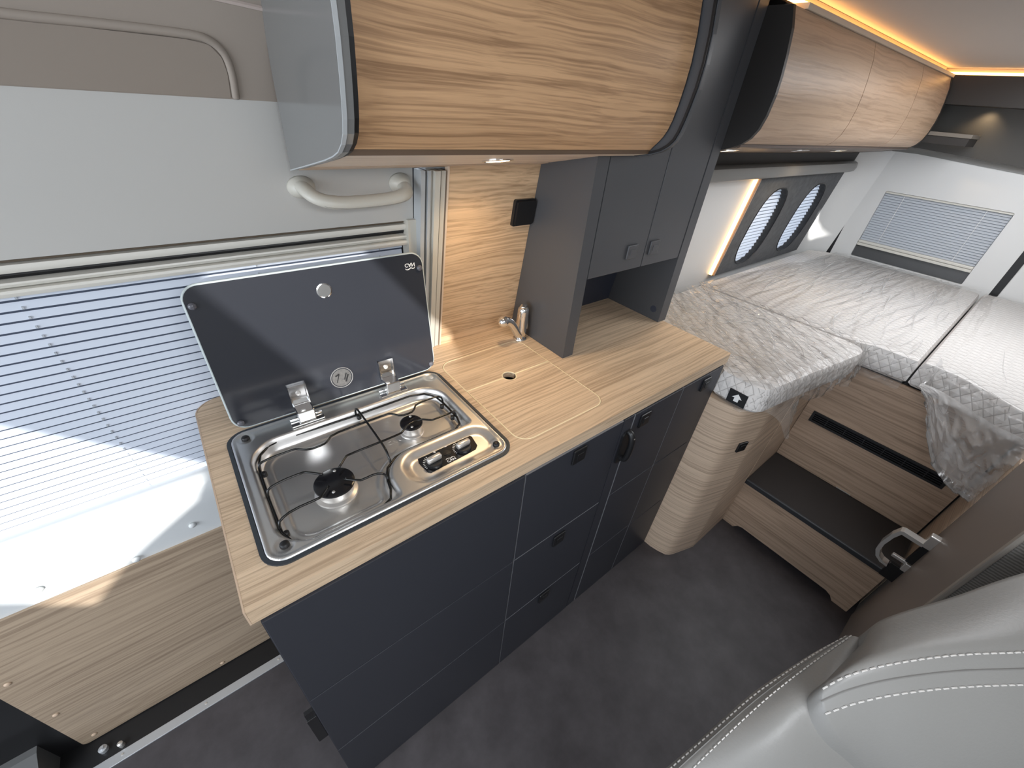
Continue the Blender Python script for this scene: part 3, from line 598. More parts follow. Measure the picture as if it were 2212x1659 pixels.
# glass lid
LO = Vector((0.258, 0.3465, 0.916)); LU = Vector((0, 0.1535, 0.988)).normalized(); LN = Vector((0, -LU.z, LU.y))
def LID(a, b, d): return LO + Vector((a, 0, 0)) + LU * b - LN * d
gl_ = obj('glass_lid', plate([rrect(-0.202, 0.204, 0.0, 0.262, 0.024, 8)], lambda a, b, d: LID(a, b, d), 0.005), M_glass, hob, label='raised black glass lid with printed mark')
obj('glass_edge', closed_tube(B(), [LID(a, b, 0.0028) for a, b in rrect(-0.2028, 0.2048, -0.0008, 0.2628, 0.0248, 8)], 0.0024, 6), M_gedge, gl_, smooth=True)
for a, b in ((-0.196, 0.232), (0.200, 0.232), (-0.192, 0.012), (0.196, 0.006)):
    a = max(-0.1935, min(0.1965, a)); b = max(0.012, b)
    obj('lid_bumper', lathe(B(), [(0.0062, 0), (0.0058, 0.003), (0.0035, 0.005), (0.0008, 0.0056)], LID(a, b, 0), LN, 14), mat('clear_bumper', (0.10, 0.10, 0.115), 0.12), gl_, smooth=True)
obj('magnet_disc', lathe(B(), [(0.0138, 0), (0.0135, 0.0016), (0.0115, 0.0022), (0.001, 0.0022)], LID(0.003, 0.2205, 0), LN, 26), M_chrome, gl_)
ring_b = bmesh.new(); closed_tube(ring_b, [LID(-0.003 + 0.0215 * math.cos(t), 0.042 + 0.0215 * math.sin(t), -0.0003) for t in [2 * math.pi * k / 40 for k in range(40)]], 0.0009, 5)
obj('sticker_rim', ring_b, mat('sticker_grey', (0.22, 0.215, 0.21), 0.5), gl_)
obj('sticker', lathe(B(), [(0.019, 0), (0.019, 0.0004)], LID(-0.003, 0.042, 0), LN, 30), mat('sticker_film', (0.085, 0.083, 0.082), 0.4, var=(180, (0.13, 0.125, 0.12), 3)), gl_)
def LIDM(a, b, flip=1): # 2D plane of the lid, print mirrored top to bottom
    o = LID(a, b, -0.0004); m = Matrix.Identity(4)
    for i in range(3): m[i][0] = (1, 0, 0)[i]; m[i][1] = -LU[i] * flip; m[i][2] = LN[i]; m[i][3] = o[i]
    return m
sm = bmesh.new()
for (p, q, w) in (((-0.012, 0.006), (-0.004, 0.009), 0.0016), ((-0.004, 0.009), (-0.011, -0.008), 0.0009), ((0.010, 0.008), (0.004, -0.006), 0.0012), ((0.013, 0.004), (0.006, -0.011), 0.0016)):
    d_ = Vector((q[0] - p[0], q[1] - p[1])).normalized(); nrm = Vector((-d_.y, d_.x)) * w
    sm.faces.new([sm.verts.new(LID(-0.003 + c[0], 0.042 + c[1], -0.0009)) for c in ((p[0] + nrm.x, p[1] + nrm.y), (q[0] + nrm.x, q[1] + nrm.y), (q[0] - nrm.x, q[1] - nrm.y), (p[0] - nrm.x, p[1] - nrm.y))])
obj('sticker_print', sm, M_blk, gl_)
logo(LIDM(0.1765, 0.2385), 0.0105, gl_)
for hx_ in (0.170, 0.347):
    hg = obj('hinge', bx(hx_ - 0.030, hx_ + 0.030, 0.313, 0.326, 0.9045, 0.9075, b=0.0008), M_chrome, hob)
    obj('hinge_block', bx(hx_ - 0.0155, hx_ + 0.0155, 0.316, 0.3455, 0.9072, 0.9315, b=0.002), M_chrome, hg)
    fb = plate([rrect(hx_ - 0.258 - 0.016, hx_ - 0.258 + 0.016, 0.014, 0.056, 0.001, 2)], lambda a, b, d: LID(a, b, d - 0.0025), 0.0022)
    obj('hinge_plate', fb, M_chrome, hg)
    for (a0, a1, b0, b1) in ((-0.016, -0.0135, 0.014, 0.056), (0.0135, 0.016, 0.014, 0.056), (-0.016, 0.016, 0.0535, 0.056)):
        obj('hinge_flange', plate([[(hx_ - 0.258 + a0, b0), (hx_ - 0.258 + a1, b0), (hx_ - 0.258 + a1, b1), (hx_ - 0.258 + a0, b1)]], lambda a, b, d: LID(a, b, d - 0.0075), 0.006), M_chrome, hg)
    obj('hinge_screw', lathe(B(), [(0.0048, 0), (0.0044, 0.0018), (0.0022, 0.0022), (0.002, 0.001)], LID(hx_ - 0.258, 0.038, -0.0027), LN, 14), M_satin, hg)
    obj('hinge_pin', tube(B(), [(hx_ - 0.029, 0.330, 0.9105), (hx_ + 0.029, 0.330, 0.9105)], 0.0035, 10), M_chrome, hg, smooth=True)
# ------------------------------------------------------------------ tall cabinet over the worktop
tc_ = root('tall_cabinet', (1.0, 0.33, 0.9), 'dark grey tall cabinet standing on the worktop, two doors over an open niche', 'cabinet')
TF = 0.233
def sidep(x0, x1, y1=None): return plate([[(TF, 0.9005), (py(0.9005) - 0.001, 0.9005), (py(1.68) - 0.001, 1.68), (TF, 1.68)]], YZ(x0), x1 - x0)
obj('side_panel', sidep(0.776, 0.8125), M_grey, tc_); sr = obj('side_panel', sidep(1.1965, 1.2355), M_grey, tc_)
obj('cover_cap', lathe(B(), [(0.011, 0), (0.0105, 0.001), (0.001, 0.0012)], (1.1965, 0.262, 0.935), (-1, 0, 0), 18), M_navyin, sr)
obj('niche_back', plate([[(0.8125, 0.9005), (1.1965, 0.9005), (1.1965, 1.68), (0.8125, 1.68)]], LEAN(py, -0.013), 0.01), M_navyin, tc_)
obj('shelf', bx(0.8125, 1.1965, TF + 0.016, 0.415, 1.110, 1.124), M_navyin, tc_)
for x0, x1, lx in ((0.8165, 1.0190, 0.9615), (1.0225, 1.1930, 1.0540)):
    dr = obj('cabinet_door', bx(x0, x1, TF + 0.001, TF + 0.015, 1.1085, 1.678, b=0.001), M_grey, tc_); latch(dr, lx, TF + 0.001, 1.156, 0.037, 0.036, M_grey)
# ------------------------------------------------------------------ upper kitchen locker
PK = [(0.416, 1.326), (0.335, 1.343), (0.272, 1.3565), (0.224, 1.367), (0.190, 1.3755), (0.168, 1.383), (0.152, 1.393), (0.142, 1.404), (0.136, 1.418), (0.132, 1.434), (0.128, 1.455), (0.124, 1.485), (0.123, 1.52), (0.126, 1.56), (0.134, 1.61), (0.150, 1.672)]
ul = root('kitchen_locker', (0.58, 0.27, 1.33), 'large overhead locker with one curved wood door above the worktop', 'cabinet')
def endpanel(x0, x1, m, parent, lim=None, rim=None):
    pr_ = [p for p in PK if lim is None or p[0] <= lim]
    if lim: pr_ = [(lim, 1.326 + (0.416 - lim) * 0.2236)] + pr_
    back = [(lim, 1.672)] if lim else [(0.36, 1.672), (0.405, 1.45)]
    o = obj('end_panel', plate([pr_ + back], YZ(x0), x1 - x0), m, parent)
    if rim: obj('panel_rim', sheet([(y - 0.0006, z - 0.0006) for y, z in pr_], x0 - 0.0006, x0 + 0.004, -0.0016), rim, o, smooth=False)
    return o
endpanel(0.256, 0.268, M_endp, ul, rim=M_rim)
# inner moulding of the end panel (shallow raised field)
endpanel(0.885, 0.895, M_grey, ul, lim=0.2315)
dprof = [(0.1905, 1.3835), (0.186, 1.389), (0.176, 1.399), (0.168, 1.409), (0.162, 1.42), (0.157, 1.436), (0.153, 1.46), (0.150, 1.49), (0.149, 1.52), (0.152, 1.56), (0.160, 1.61), (0.176, 1.668)]
ang(obj('locker_door', sheet(dprof, 0.2745, 0.879, -0.016), M_door, ul), 40)
obj('gap_filler', sheet([(y + 0.014, z + 0.002) for y, z in dprof], 0.268, 0.885, -0.003), M_blk, ul)
obj('black_gasket', sheet([(y + 0.0015, z + 0.001) for y, z in PK], 0.2655, 0.2738, -0.004), M_blk, ul)
obj('black_gasket', sheet([(y + 0.002, z + 0.001) for y, z in PK if y < 0.23], 0.8798, 0.886, -0.004), M_blk, ul)
def us(y): return 1.3245 + (0.416 - y) * 0.2236 + 0.002
obj('underside_panel', plate([[(0.268, 0.196), (0.885, 0.196), (0.885, 0.231), (0.775, 0.231), (0.775, 0.365), (0.268, 0.365)]], lambda a, b, d: (a, b, us(b) + d), 0.010), wood('oak_underside', (0.88, 0.74, 0.60), (0.62, 0.47, 0.35), 'x', band=30), ul)
obj('light_rail', prism([(0.1935, us(0.1935)), (0.1955, us(0.1955)), (0.1955, 1.3925), (0.1935, 1.3925)], 0.269, 0.884), mat('dark_oak_rail', (0.12, 0.075, 0.045), 0.5), ul)
obj('rear_rail', plate([[(0.268, 0.372), (0.775, 0.372), (0.775, 0.414), (0.268, 0.414)]], lambda a, b, d: (a, b, us(b) - 0.001 + d), 0.008), M_edge, ul)
obj('carcass', prism([(0.2, 1.395), (0.37, 1.36), (0.365, 1.5), (0.30, 1.672), (0.185, 1.672)], 0.2685, 0.775), M_blk, ul)
lx_, ly_ = 0.571, 0.285
LNd = Vector((0, -0.218, -0.976))
lp_ = obj('downlight', lathe(B(), [(0.029, 0), (0.029, 0.002), (0.025, 0.003), (0.0235, 0.0015)], (lx_, ly_, us(ly_)), LNd, 30), M_chrome, ul)
obj('lens', lathe(B(), [(0.0225, 0), (0.022, 0.0022), (0.001, 0.0024)], (lx_, ly_, us(ly_)), LNd, 26), M_lens, lp_)
spot('downlight_beam', (lx_, ly_ - 0.003, us(ly_) - 0.008), (lx_ + 0.02, ly_ + 0.01, 0.9), 3.0, 125, WARM, 0.9, 0.02)
# ------------------------------------------------------------------ grab handle on the sliding door
gh = root('grab_handle', (0.36, 0.43, 1.28), 'cream plastic grab handle on the grey door lining under the locker', 'handle')
yb = uy(1.29)
for x in (0.272, 0.452):
    bmf = lathe(B(), [(0.026, 0), (0.025, 0.004), (0.019, 0.012), (0.012, 0.020)], (x, yb, 1.296), (0, -1, -0.1), 22); bmesh.ops.scale(bmf, vec=(0.9, 1, 0.72), verts=bmf.verts, space=Matrix.Translation((-x, -yb, -1.296)))
    obj('mount', bmf, M_beige, gh, smooth=True)
pth = smooth_path([(0.270, yb + 0.002, 1.302), (0.271, yb - 0.020, 1.298), (0.278, yb - 0.040, 1.288), (0.300, yb - 0.049, 1.280), (0.34, yb - 0.050, 1.277), (0.41, yb - 0.048, 1.279), (0.441, yb - 0.046, 1.284), (0.452, yb - 0.028, 1.291), (0.452, yb - 0.004, 1.296)], 2)
obj('grip', tube(B(), pth, 0.013, 14, ry=0.0095), M_beige, gh, smooth=True)
obj('grip_seam', tube(B(), [p + Vector((0, -0.0105, -0.0075)) for p in pth[8:-8]], 0.0009, 5), mat('seam_grey', (0.30, 0.29, 0.26), 0.6), gh, smooth=True)
# ------------------------------------------------------------------ bed lockers
PB = [(0.40, 1.348), (0.30, 1.3665), (0.228, 1.380), (0.205, 1.388), (0.187, 1.397), (0.171, 1.41), (0.159, 1.43), (0.1525, 1.458), (0.150, 1.498), (0.152, 1.531), (0.157, 1.567), (0.166, 1.613), (0.180, 1.651)]
bl_ = root('bed_locker', (2.0, 0.28, 1.35), 'row of three curved wood overhead lockers above the bed', 'cabinet')
obj('end_panel', plate([PB + [(0.38, 1.651)]], YZ(1.2365), 0.012), mat('black_end', (0.016, 0.014, 0.013), 0.5), bl_)
obj('end_panel', plate([PB + [(0.38, 1.651)]], YZ(2.818), 0.010), M_dark, bl_)
db = [p for p in PB if p[0] < 0.2 and p[1] > 1.39]; db = [(y + 0.002, z) for y, z in db]
for x0, x1 in ((1.2495, 1.796), (1.8, 2.355), (2.359, 2.8175)):
    ang(obj('locker_door', sheet(db, x0, x1, -0.014), M_lock, bl_), 40)
obj('gap_filler', sheet([(y + 0.013, z) for y, z in db], 1.25, 2.818, -0.003), M_blk, bl_)
def ub_(y): return 1.348 + (0.40 - y) * 0.186 + 0.001
obj('underside_panel', plate([[(1.249, 0.200), (2.818, 0.200), (2.818, 0.40), (1.249, 0.40)]], lambda a, b, d: (a, b, ub_(b) + d), 0.010), mat('brown_underside', (0.17, 0.125, 0.095), 0.45), bl_)
obj('light_rail', prism([(0.193, ub_(0.193) + 0.002), (0.200, ub_(0.2)), (0.200, 1.398), (0.193, 1.398)], 1.249, 2.818), mat('brown_rail', (0.10, 0.07, 0.055), 0.4), bl_)
obj('carcass', prism([(0.21, 1.40), (0.38, 1.365), (0.37, 1.65), (0.20, 1.65)], 1.249, 2.818), M_blk, bl_)
obj('cornice', bx(1.30, 2.83, 0.176, 0.23, 1.6515, 1.6625, b=0.001), mat('pale_cornice', (0.55, 0.47, 0.38), 0.5), bl_)
for lx, on in ((1.31, 1), (1.78, 0), (2.13, 1)):
    q = obj('downlight', lathe(B(), [(0.027, 0), (0.027, 0.002), (0.023, 0.003), (0.022, 0.001)], (lx, 0.25, ub_(0.25)), (0, -0.18, -0.98), 24), M_satin, bl_)
    obj('lens', lathe(B(), [(0.021, 0), (0.020, 0.0024), (0.001, 0.0026)], (lx, 0.25, ub_(0.25)), (0, -0.18, -0.98), 22), M_lens if on else M_satin, q)
    if on: spot('bed_locker_beam', (lx, 0.25, ub_(0.25) - 0.008), (lx, 0.33, 0.85), 1.6, 130, WARM, 0.9, 0.02)
obj('hinge_clip', box(bx(1.25, 1.285, 0.36, 0.385, 1.336, 1.352), 1.255, 1.31, 0.325, 0.36, 1.345, 1.36), M_blk, bl_)
# LED strips (lit)
led = root('ceiling_led_strip', (2.0, 0.215, 1.663), 'glowing warm LED strip between the bed lockers and the ceiling', 'light')
obj('strip', bx(1.25, 2.822, 0.206, 0.213, 1.6635, 1.672), M_led, led)
obj('channel', bx(1.25, 2.822, 0.213, 0.222, 1.663, 1.684), M_edge, led)
led2 = root('rear_led_strip', (2.87, -0.4, 1.66), 'glowing warm LED strip along the top of the dark rear header', 'light')
obj('strip', bx(2.852, 2.858, -1.25, 0.222, 1.664, 1.672), M_led, led2); obj('channel', bx(2.858, 2.868, -1.25, 0.222, 1.663, 1.684), M_edge, led2)
# rear header, niche and shelf
rh = root('rear_header', (2.95, -0.4, 1.4), 'dark panelled header above the rear doors with a lit niche', 'cabinet')
obj('fascia', bx(2.846, 2.866, -1.28, 0.215, 1.562, 1.6625, b=0.002), M_dark, rh)
obj('top_board', bx(2.866, 3.1, -1.28, 0.38, 1.648, 1.6625), M_dark, rh)
obj('light_board', bx(2.866, 3.05, -1.28, 0.38, 1.566, 1.58), M_dark, rh)
bm, V = grid([[(x, y, z + (0.0 if k else 0.0)) for k, (x, z) in enumerate(((3.02, 1.58), (3.045, 1.48), (3.055, 1.393 - 0.07 * max(0, 0.2 - y))))] for y in (0.38, 0.2, 0.0, -0.2, -0.5, -0.8, -1.28)])
obj('niche_back', bm, mat('dark_niche', (0.07, 0.066, 0.06), 0.55), rh, smooth=True)
bm, V = grid([[(x, y, z - 0.07 * max(0, 0.2 - y)) for (x, z) in ((3.055, 1.393), (3.072, 1.391), (3.080, 1.386), (3.082, 1.378), (3.082, 1.368))] for y in (0.38, 0.2, 0.0, -0.2, -0.5, -0.8, -1.28)])
obj('lower_trim', bm, M_valance, rh, smooth=True)
sh = root('corner_shelf', (2.88, 0.1, 1.43), 'short dark corner shelf with pale top below the rear header', 'shelf')
obj('shelf_box', bx(2.835, 3.03, 0.012, 0.30, 1.420, 1.449, b=0.001), M_dark, sh)
obj('shelf_top', bx(2.832, 3.03, 0.008, 0.30, 1.4495, 1.464, b=0.001), mat('taupe_top', (0.20, 0.175, 0.145), 0.5), sh)
spot('niche_beam', (2.99, 0.02, 1.560), (3.05, 0.02, 1.42), 0.9, 110, WARM, 0.9, 0.012)
# ------------------------------------------------------------------ bed window wall
va = root('valance', (2.1, 0.38, 1.28), 'grey curved trim rail under the bed lockers', 'trim')
pv = [(0.43, 1.262), (0.395, 1.262), (0.378, 1.268), (0.372, 1.285), (0.376, 1.305), (0.392, 1.312), (0.43, 1.312)]
xs = [1.24, 2.7, 2.88, 2.93, 2.955, 2.965]; fs = [1, 1, 1, 0.9, 0.6, 0.2]
bm, V = grid([[(x, 0.43 - (0.43 - y) * f, z) for y, z in pv] for x, f in zip(xs, fs)])
ang(obj('rail', bm, M_valance, va), 40)
obj('upper_infill', plate([[(1.24, 1.308), (2.97, 1.308), (2.97, 1.36), (1.24, 1.36)]], LEAN(wy, -0.012), 0.01), M_dark, va)
wp = root('window_panel', (2.4, 0.46, 0.85), 'grey felt panel with two rounded portholes beside the bed', 'panel')
def hole(c0, c1, z0, z1, n=28, e=2.6):
    cx, cz, a, b = (c0 + c1) / 2, (z0 + z1) / 2, (c1 - c0) / 2, (z1 - z0) / 2; r = []
    for k in range(n):
        t = 2 * math.pi * k / n; c, s = math.cos(t), math.sin(t); r.append((cx + a * math.copysign(abs(c) ** (2 / e), c), cz + b * math.copysign(abs(s) ** (2 / e), s)))
    return r
h1, h2 = hole(2.085, 2.345, 0.868, 1.212), hole(2.53, 2.80, 0.872, 1.214)
WPo = [(1.985, 0.838), (2.925, 0.838), (2.895, 1.258), (1.955, 1.258)]
obj('felt_board', plate([WPo, h1, h2], LEAN(wy, -0.022), 0.022), M_felt, wp)
for h in (h1, h2):
    bm = bmesh.new(); closed_tube(bm, [(x, wy(z) - 0.0222, z) for x, z in h], 0.0028, 6); obj('porthole_rim', bm, M_plas, wp, smooth=True)
    c = (sum(p[0] for p in h) / len(h), sum(p[1] for p in h) / len(h)); n = len(h); bm = bmesh.new()
    f0 = [bm.verts.new((x, wy(z) - 0.021, z)) for x, z in h]; f1 = [bm.verts.new((x, wy(z) + 0.008, z)) for x, z in h]
    for k in range(n): bm.faces.new((f0[k], f0[(k + 1) % n], f1[(k + 1) % n], f1[k]))
    obj('porthole_lining', bm, mat('lining_dark', (0.06, 0.062, 0.065), 0.8), wp, smooth=True)
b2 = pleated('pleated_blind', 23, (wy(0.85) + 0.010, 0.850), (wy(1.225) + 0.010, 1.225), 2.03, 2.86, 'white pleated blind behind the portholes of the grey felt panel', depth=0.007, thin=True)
M_led2 = mat('amber_led', (1, 0.8, 0.5), 0.5, emit=((1.0, 0.60, 0.24), 3.2))
l3 = root('panel_led_strip', (1.95, 0.46, 0.85), 'glowing warm LED strip down the left edge of the felt panel', 'light')
obj('strip', plate([[(1.974, 0.842), (1.978, 0.842), (1.948, 1.258), (1.944, 1.258)]], LEAN(wy, -0.016), 0.015), M_led2, l3)
obj('profile', plate([[(1.9785, 0.842), (1.985, 0.842), (1.955, 1.258), (1.9485, 1.258)]], LEAN(wy, -0.026), 0.025), mat('led_profile', (0.52, 0.34, 0.23), 0.5), l3)
# rear window blind and its rails
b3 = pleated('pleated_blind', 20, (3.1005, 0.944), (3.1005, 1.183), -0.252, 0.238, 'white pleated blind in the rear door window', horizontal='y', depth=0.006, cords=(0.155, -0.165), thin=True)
obj('head_rail', bx(3.090, 3.106, -0.253, 0.239, 1.183, 1.192, b=0.001), M_trimb, b3)
obj('pull_rail', box(bx(3.080, 3.106, -0.253, 0.239, 0.930, 0.943, b=0.003), 3.083, 3.106, -0.253, 0.239, 0.915, 0.929, b=0.002), M_trimb, b3)
obj('dark_pane', bx(3.095, 3.106, -0.253, 0.239, 0.856, 0.9145), mat('dark_pane', (0.075, 0.077, 0.08), 0.3), b3)
# ------------------------------------------------------------------ bed base, steps
pc = root('bed_corner_cabinet', (1.35, 0.0, 0.0), 'curved wood-clad corner cabinet under the bed with a small black latch', 'cabinet')
foot = [(1.206, 0.02), (1.208, -0.03)] + [(1.209 + (1.228 - 1.209) * s ** 1.5 + 0.0, -0.03 - 0.060 * s) for s in (0.5, 0.8, 1.0)] + [(1.240, -0.1), (1.258, -0.108), (1.345, -0.1335), (1.352, -0.1355), (1.360, -0.1365), (1.586, -0.1365)]
foot = [(x, y) for x, y in foot]
base_poly = foot + [(1.586, 0.40), (1.25, 0.40), (1.25, 0.02)]
ang(obj('curved_cladding', plate([base_poly], XY(0.0), 0.752), M_wh, pc), 28)
nl = Vector((0.265, -0.964, 0)); tl = Vector((0.964, -0.265, 0))  # latch sits on the angled face
lb_ = bx(-0.019, 0.019, -0.006, 0.001, -0.019, 0.019, b=0.002); q = Matrix.Rotation(math.atan2(tl.y, tl.x), 4, 'Z'); q.translation = (1.303, -0.1215, 0.588)
bmesh.ops.transform(lb_, matrix=q, verts=lb_.verts); la = obj('latch', lb_, M_plas, pc)
lb2 = bx(-0.010, 0.010, -0.0075, -0.003, -0.009, 0.009, b=0.0008); bmesh.ops.transform(lb2, matrix=q, verts=lb2.verts); obj('button', lb2, M_blk, la)
sd_ = root('bed_side_panel', (1.73, -0.14, 0.0), 'plain brown wood panel left of the steps under the bed', 'panel')
obj('board', bx(1.590, 1.8755, -0.136, -0.122, 0.0, 0.75), M_wh, sd_)
obj('edge_band', bx(1.5875, 1.590, -0.137, -0.121, 0.0, 0.75), M_edge, sd_)
stp = root('bed_steps', (1.73, -0.38, 0.0), 'wooden step with dark carpeted tread leading up to the bed', 'step')
lo = [(-0.137, 0.0), (-0.185, 0.0), (-0.197, 0.018), (-0.215, 0.0265), (-0.545, 0.0265), (-0.563, 0.018), (-0.577, 0.0), (-0.6265, 0.0), (-0.6265, 0.240), (-0.137, 0.240)]
obj('riser', plate([lo], YZ(1.594), 0.014), M_wy, stp)
obj('kick_void', bx(1.62, 1.63, -0.60, -0.16, 0.0, 0.05), M_blk, stp)
obj('tread', bx(1.598, 1.862, -0.638, -0.1375, 0.246, 0.262), M_carpet, stp)
obj('nosing', bx(1.588, 1.600, -0.630, -0.1375, 0.2405, 0.2625, b=0.003), mat('anthracite_nosing', (0.02, 0.021, 0.024), 0.5), stp)
bb = root('bed_box', (2.0, -0.38, 0.26), 'wood-grain bed box front above the step with a long black air grille', 'cabinet')
obj('front_panel', plate([[(-0.1375, 0.263), (-0.638, 0.263), (-0.638, 0.752), (-0.1375, 0.752)], [(-0.174, 0.480), (-0.174, 0.519), (-0.594, 0.519), (-0.594, 0.480)]], YZ(1.864), 0.014), M_wy, bb)
obj('reflective_clip', bx(1.8625, 1.8640, -0.425, -0.375, 0.264, 0.268), M_satin, bb)
vg = root('air_grille', (1.865, -0.384, 0.5), 'long black slotted air grille in the bed box front', 'grille')
obj('frame', plate([[(-0.170, 0.475), (-0.170, 0.5235), (-0.598, 0.5235), (-0.598, 0.475)], [(-0.179, 0.484), (-0.179, 0.5150), (-0.589, 0.5150), (-0.589, 0.484)]], YZ(1.860), 0.006), M_plas, vg)
obj('back', bx(1.872, 1.874, -0.592, -0.176, 0.481, 0.518), M_blk, vg)
for k in range(3):
    obj('slat', bx(1.862, 1.871, -0.589, -0.179, 0.4885 + k * 0.0082, 0.4915 + k * 0.0082), M_plas, vg)
for k in range(6):
    y = -0.179 - 0.41 * (k + 0.75) / 6.5; obj('bar', bx(1.8612, 1.8625, y - 0.0012, y + 0.0012, 0.484, 0.515), M_plas, vg)
rp_ = root('bed_right_panel', (1.77, -0.645, 0.0), 'brown wood panel right of the steps, half hidden by the bathroom wall', 'panel')
obj('board', bx(1.672, 1.88, -0.660, -0.645, 0.0, 0.752), M_wh, rp_)
be = root('bed_platform', (2.5, -0.4, 0.725), 'black bed platform board carrying the mattresses, seen in the gap over the box front', 'platform')
obj('base_board', bx(1.885, 3.07, -1.25, 0.40, 0.725, 0.752), M_blk, be)
# ------------------------------------------------------------------ mattresses
def rib(p, d, fa, fl, seed=0.0, pw=1.3):
    a = p[0] * d[0] + p[1] * d[1]; c = -p[0] * d[1] + p[1] * d[0]
    wq = 0.35 * noise.noise(Vector((p[0] * 5, p[1] * 5, seed + 40)))
    return max(0.0, 1 - abs(noise.noise(Vector((a * fl, c * fa + wq, seed))) * 2.1)) ** pw
def cushion(name, label, poly, z0, z1, r=0.022):
    rt = root(name, (sum(p[0] for p in poly) / len(poly), sum(p[1] for p in poly) / len(poly), z0), label, 'mattress', 'wrapped bed mattresses')
    n = len(poly); bm = bmesh.new(); rings = []
    for (ins, z) in ((r * 0.5, z0), (0, z0 + r * 0.5), (0, z1 - r), (r * 0.3, z1 - r * 0.3), (r, z1)):
        ring = []
        for i in range(n):
            p = Vector(poly[i]); a = (p - Vector(poly[i - 1])).normalized(); c = (Vector(poly[(i + 1) % n]) - p).normalized()
            nn = Vector((-a.y - c.y, a.x + c.x)); nn = nn / max(0.4, nn.length_squared) * 2 if nn.length > 0.1 else nn
            ring.append(bm.verts.new((p.x + nn.x * ins, p.y + nn.y * ins, z)))
        rings.append(ring)
    for a, c in zip(rings, rings[1:]):
        for i in range(n): bm.faces.new((a[i], a[(i + 1) % n], c[(i + 1) % n], c[i]))
    bm.faces.new(rings[0][::-1]); bm.faces.new(rings[-1])
    ang(obj('cover', bm, M_quilt, rt), 40); return rt
ZB, ZT = 0.757, 0.848
def arcp(cx, cy_, r, a0, a1, n=5): return [(cx + r * math.cos(math.radians(a0 + (a1 - a0) * k / n)), cy_ + r * math.sin(math.radians(a0 + (a1 - a0) * k / n))) for k in range(n + 1)]
near = [(1.240, 0.425), (1.240, 0.02), (1.218, 0.0), (1.216, -0.075)] + arcp(1.262, -0.093, 0.046, 195, 250, 4) + [(1.40, -0.157), (1.72, -0.207)] + arcp(1.765, -0.155, 0.055, 262, 360, 5) + [(1.808, 0.425)]
c1 = cushion('bed_mattress', 'quilted mattress in clear wrap nearest the worktop, on the wood corner cabinet', near, ZB, ZT)
rear = [(1.814, 0.432), (1.826, -0.12), (1.842, -0.19), (1.862, -0.215), (1.868, -0.340), (3.06, -0.340), (3.06, 0.33), (2.98, 0.43)]
c2 = cushion('bed_mattress', 'largest quilted mattress in clear wrap, against the porthole wall and rear door', rear, ZB, ZT)
right = [(1.868, -0.346), (1.862, -0.43), (1.82, -0.52), (1.78, -0.575), (1.76, -0.66), (1.76, -1.24), (3.06, -1.24), (3.06, -0.346)]
c3 = cushion('bed_mattress', 'quilted mattress in clear wrap at the right edge, beyond the bathroom wall', right, ZB, ZT + 0.004)
# wrapping film: loose sheet over the top that hangs over the front edges
def film(parent, edge0, edge1, nu, nv, drop, hem, dirs, seed, amp=0.0035, crump=0.008, tip=lambda u: 0.0, pw=1.15):
    """edge0 = polyline along the back, edge1 = polyline along the front (same parameter); front hangs by drop(u)"""
    def along(pl_, t):
        L = [0]
        for a, c in zip(pl_, pl_[1:]): L.append(L[-1] + (Vector(c) - Vector(a)).length)
        s = t * L[-1]
        for i in range(len(pl_) - 1):
            if s <= L[i + 1] + 1e-9: return Vector(pl_[i]).lerp(Vector(pl_[i + 1]), (s - L[i]) / max(1e-9, L[i + 1] - L[i]))
        return Vector(pl_[-1])
    rows = []
    for j in range(nv + 1):
        v = j / nv; row = []
        for i in range(nu + 1):
            u = i / nu; a = along(edge0, u); c = along(edge1, u); t = min(1, v / 0.72); p = a.lerp(c, t); z = ZT + 0.004
            h = sum(w * rib(p, d, fa, fl, seed + k, pw) for k, (d, fa, fl, w) in enumerate(dirs)) * amp
            z += max(0, h) * min(1, (1.02 - t) * 12 + 0.25)
            if v > 0.72:
                e = (v - 0.72) / 0.28; outd = (c - a).normalized(); wob = noise.noise(Vector((u * 22, e * 3, seed))) * crump * 1.5 * min(1, e * 2.5) + (abs(noise.noise(Vector((u * 34, e * 6, seed + 3)))) - 0.2) * crump * min(1, 0.3 + e * 2)
                p = p + outd * (tip(u) * e + 0.006 + 0.012 * math.sin(min(1, e * 2) * math.pi / 2) + wob)
                z = ZT + 0.003 - e * (drop(u) + hem * noise.noise(Vector((u * 9, 0, seed)))) + 0.006 * math.cos(e * math.pi / 2)
            row.append((p.x, p.y, z))
        rows.append(row)
    bm, V = grid(rows); return obj('plastic_wrap', bm, M_wrap, parent, smooth=True, label='creased clear plastic wrap')
def g1(u): return 0.095 + 0.060 * math.exp(-((u - 0.30) / 0.04) ** 2) + 0.012 * math.sin(u * 25)
film(c1, [(1.262, 0.40), (1.80, 0.42)], [(1.225, 0.0), (1.222, -0.07), (1.262, -0.140), (1.40, -0.160), (1.72, -0.210), (1.812, -0.19)], 190, 130, g1, 0.012,
     [((0.65, 0.76), 24, 2.5, 0.9), ((0.25, 0.97), 30, 4, 0.7), ((0.99, -0.1), 34, 7, 0.5), ((0.85, 0.5), 28, 4, 0.6)], 1.0, 0.0085, 0.008, lambda u: 0.050 * math.exp(-((u - 0.30) / 0.05) ** 2), 2.0)
def g2f(u): return 0.10 if u < 0.8 else 0.08
film(c2, [(3.04, 0.30), (3.04, -0.335)], [(1.826, 0.42), (1.832, -0.10), (1.850, -0.20), (1.862, -0.335)], 200, 150, lambda u: 0.012 + 0.10 * ss((u - 0.72) / 0.06), 0.006,
     [((1.0, 0.03), 30, 1.3, 0.95), ((0.99, -0.13), 52, 2.4, 0.6), ((0.98, 0.18), 40, 3, 0.4)], 7.0, 0.0052)
def g3(u): return 0.06 + 0.02 * math.sin(u * 17)
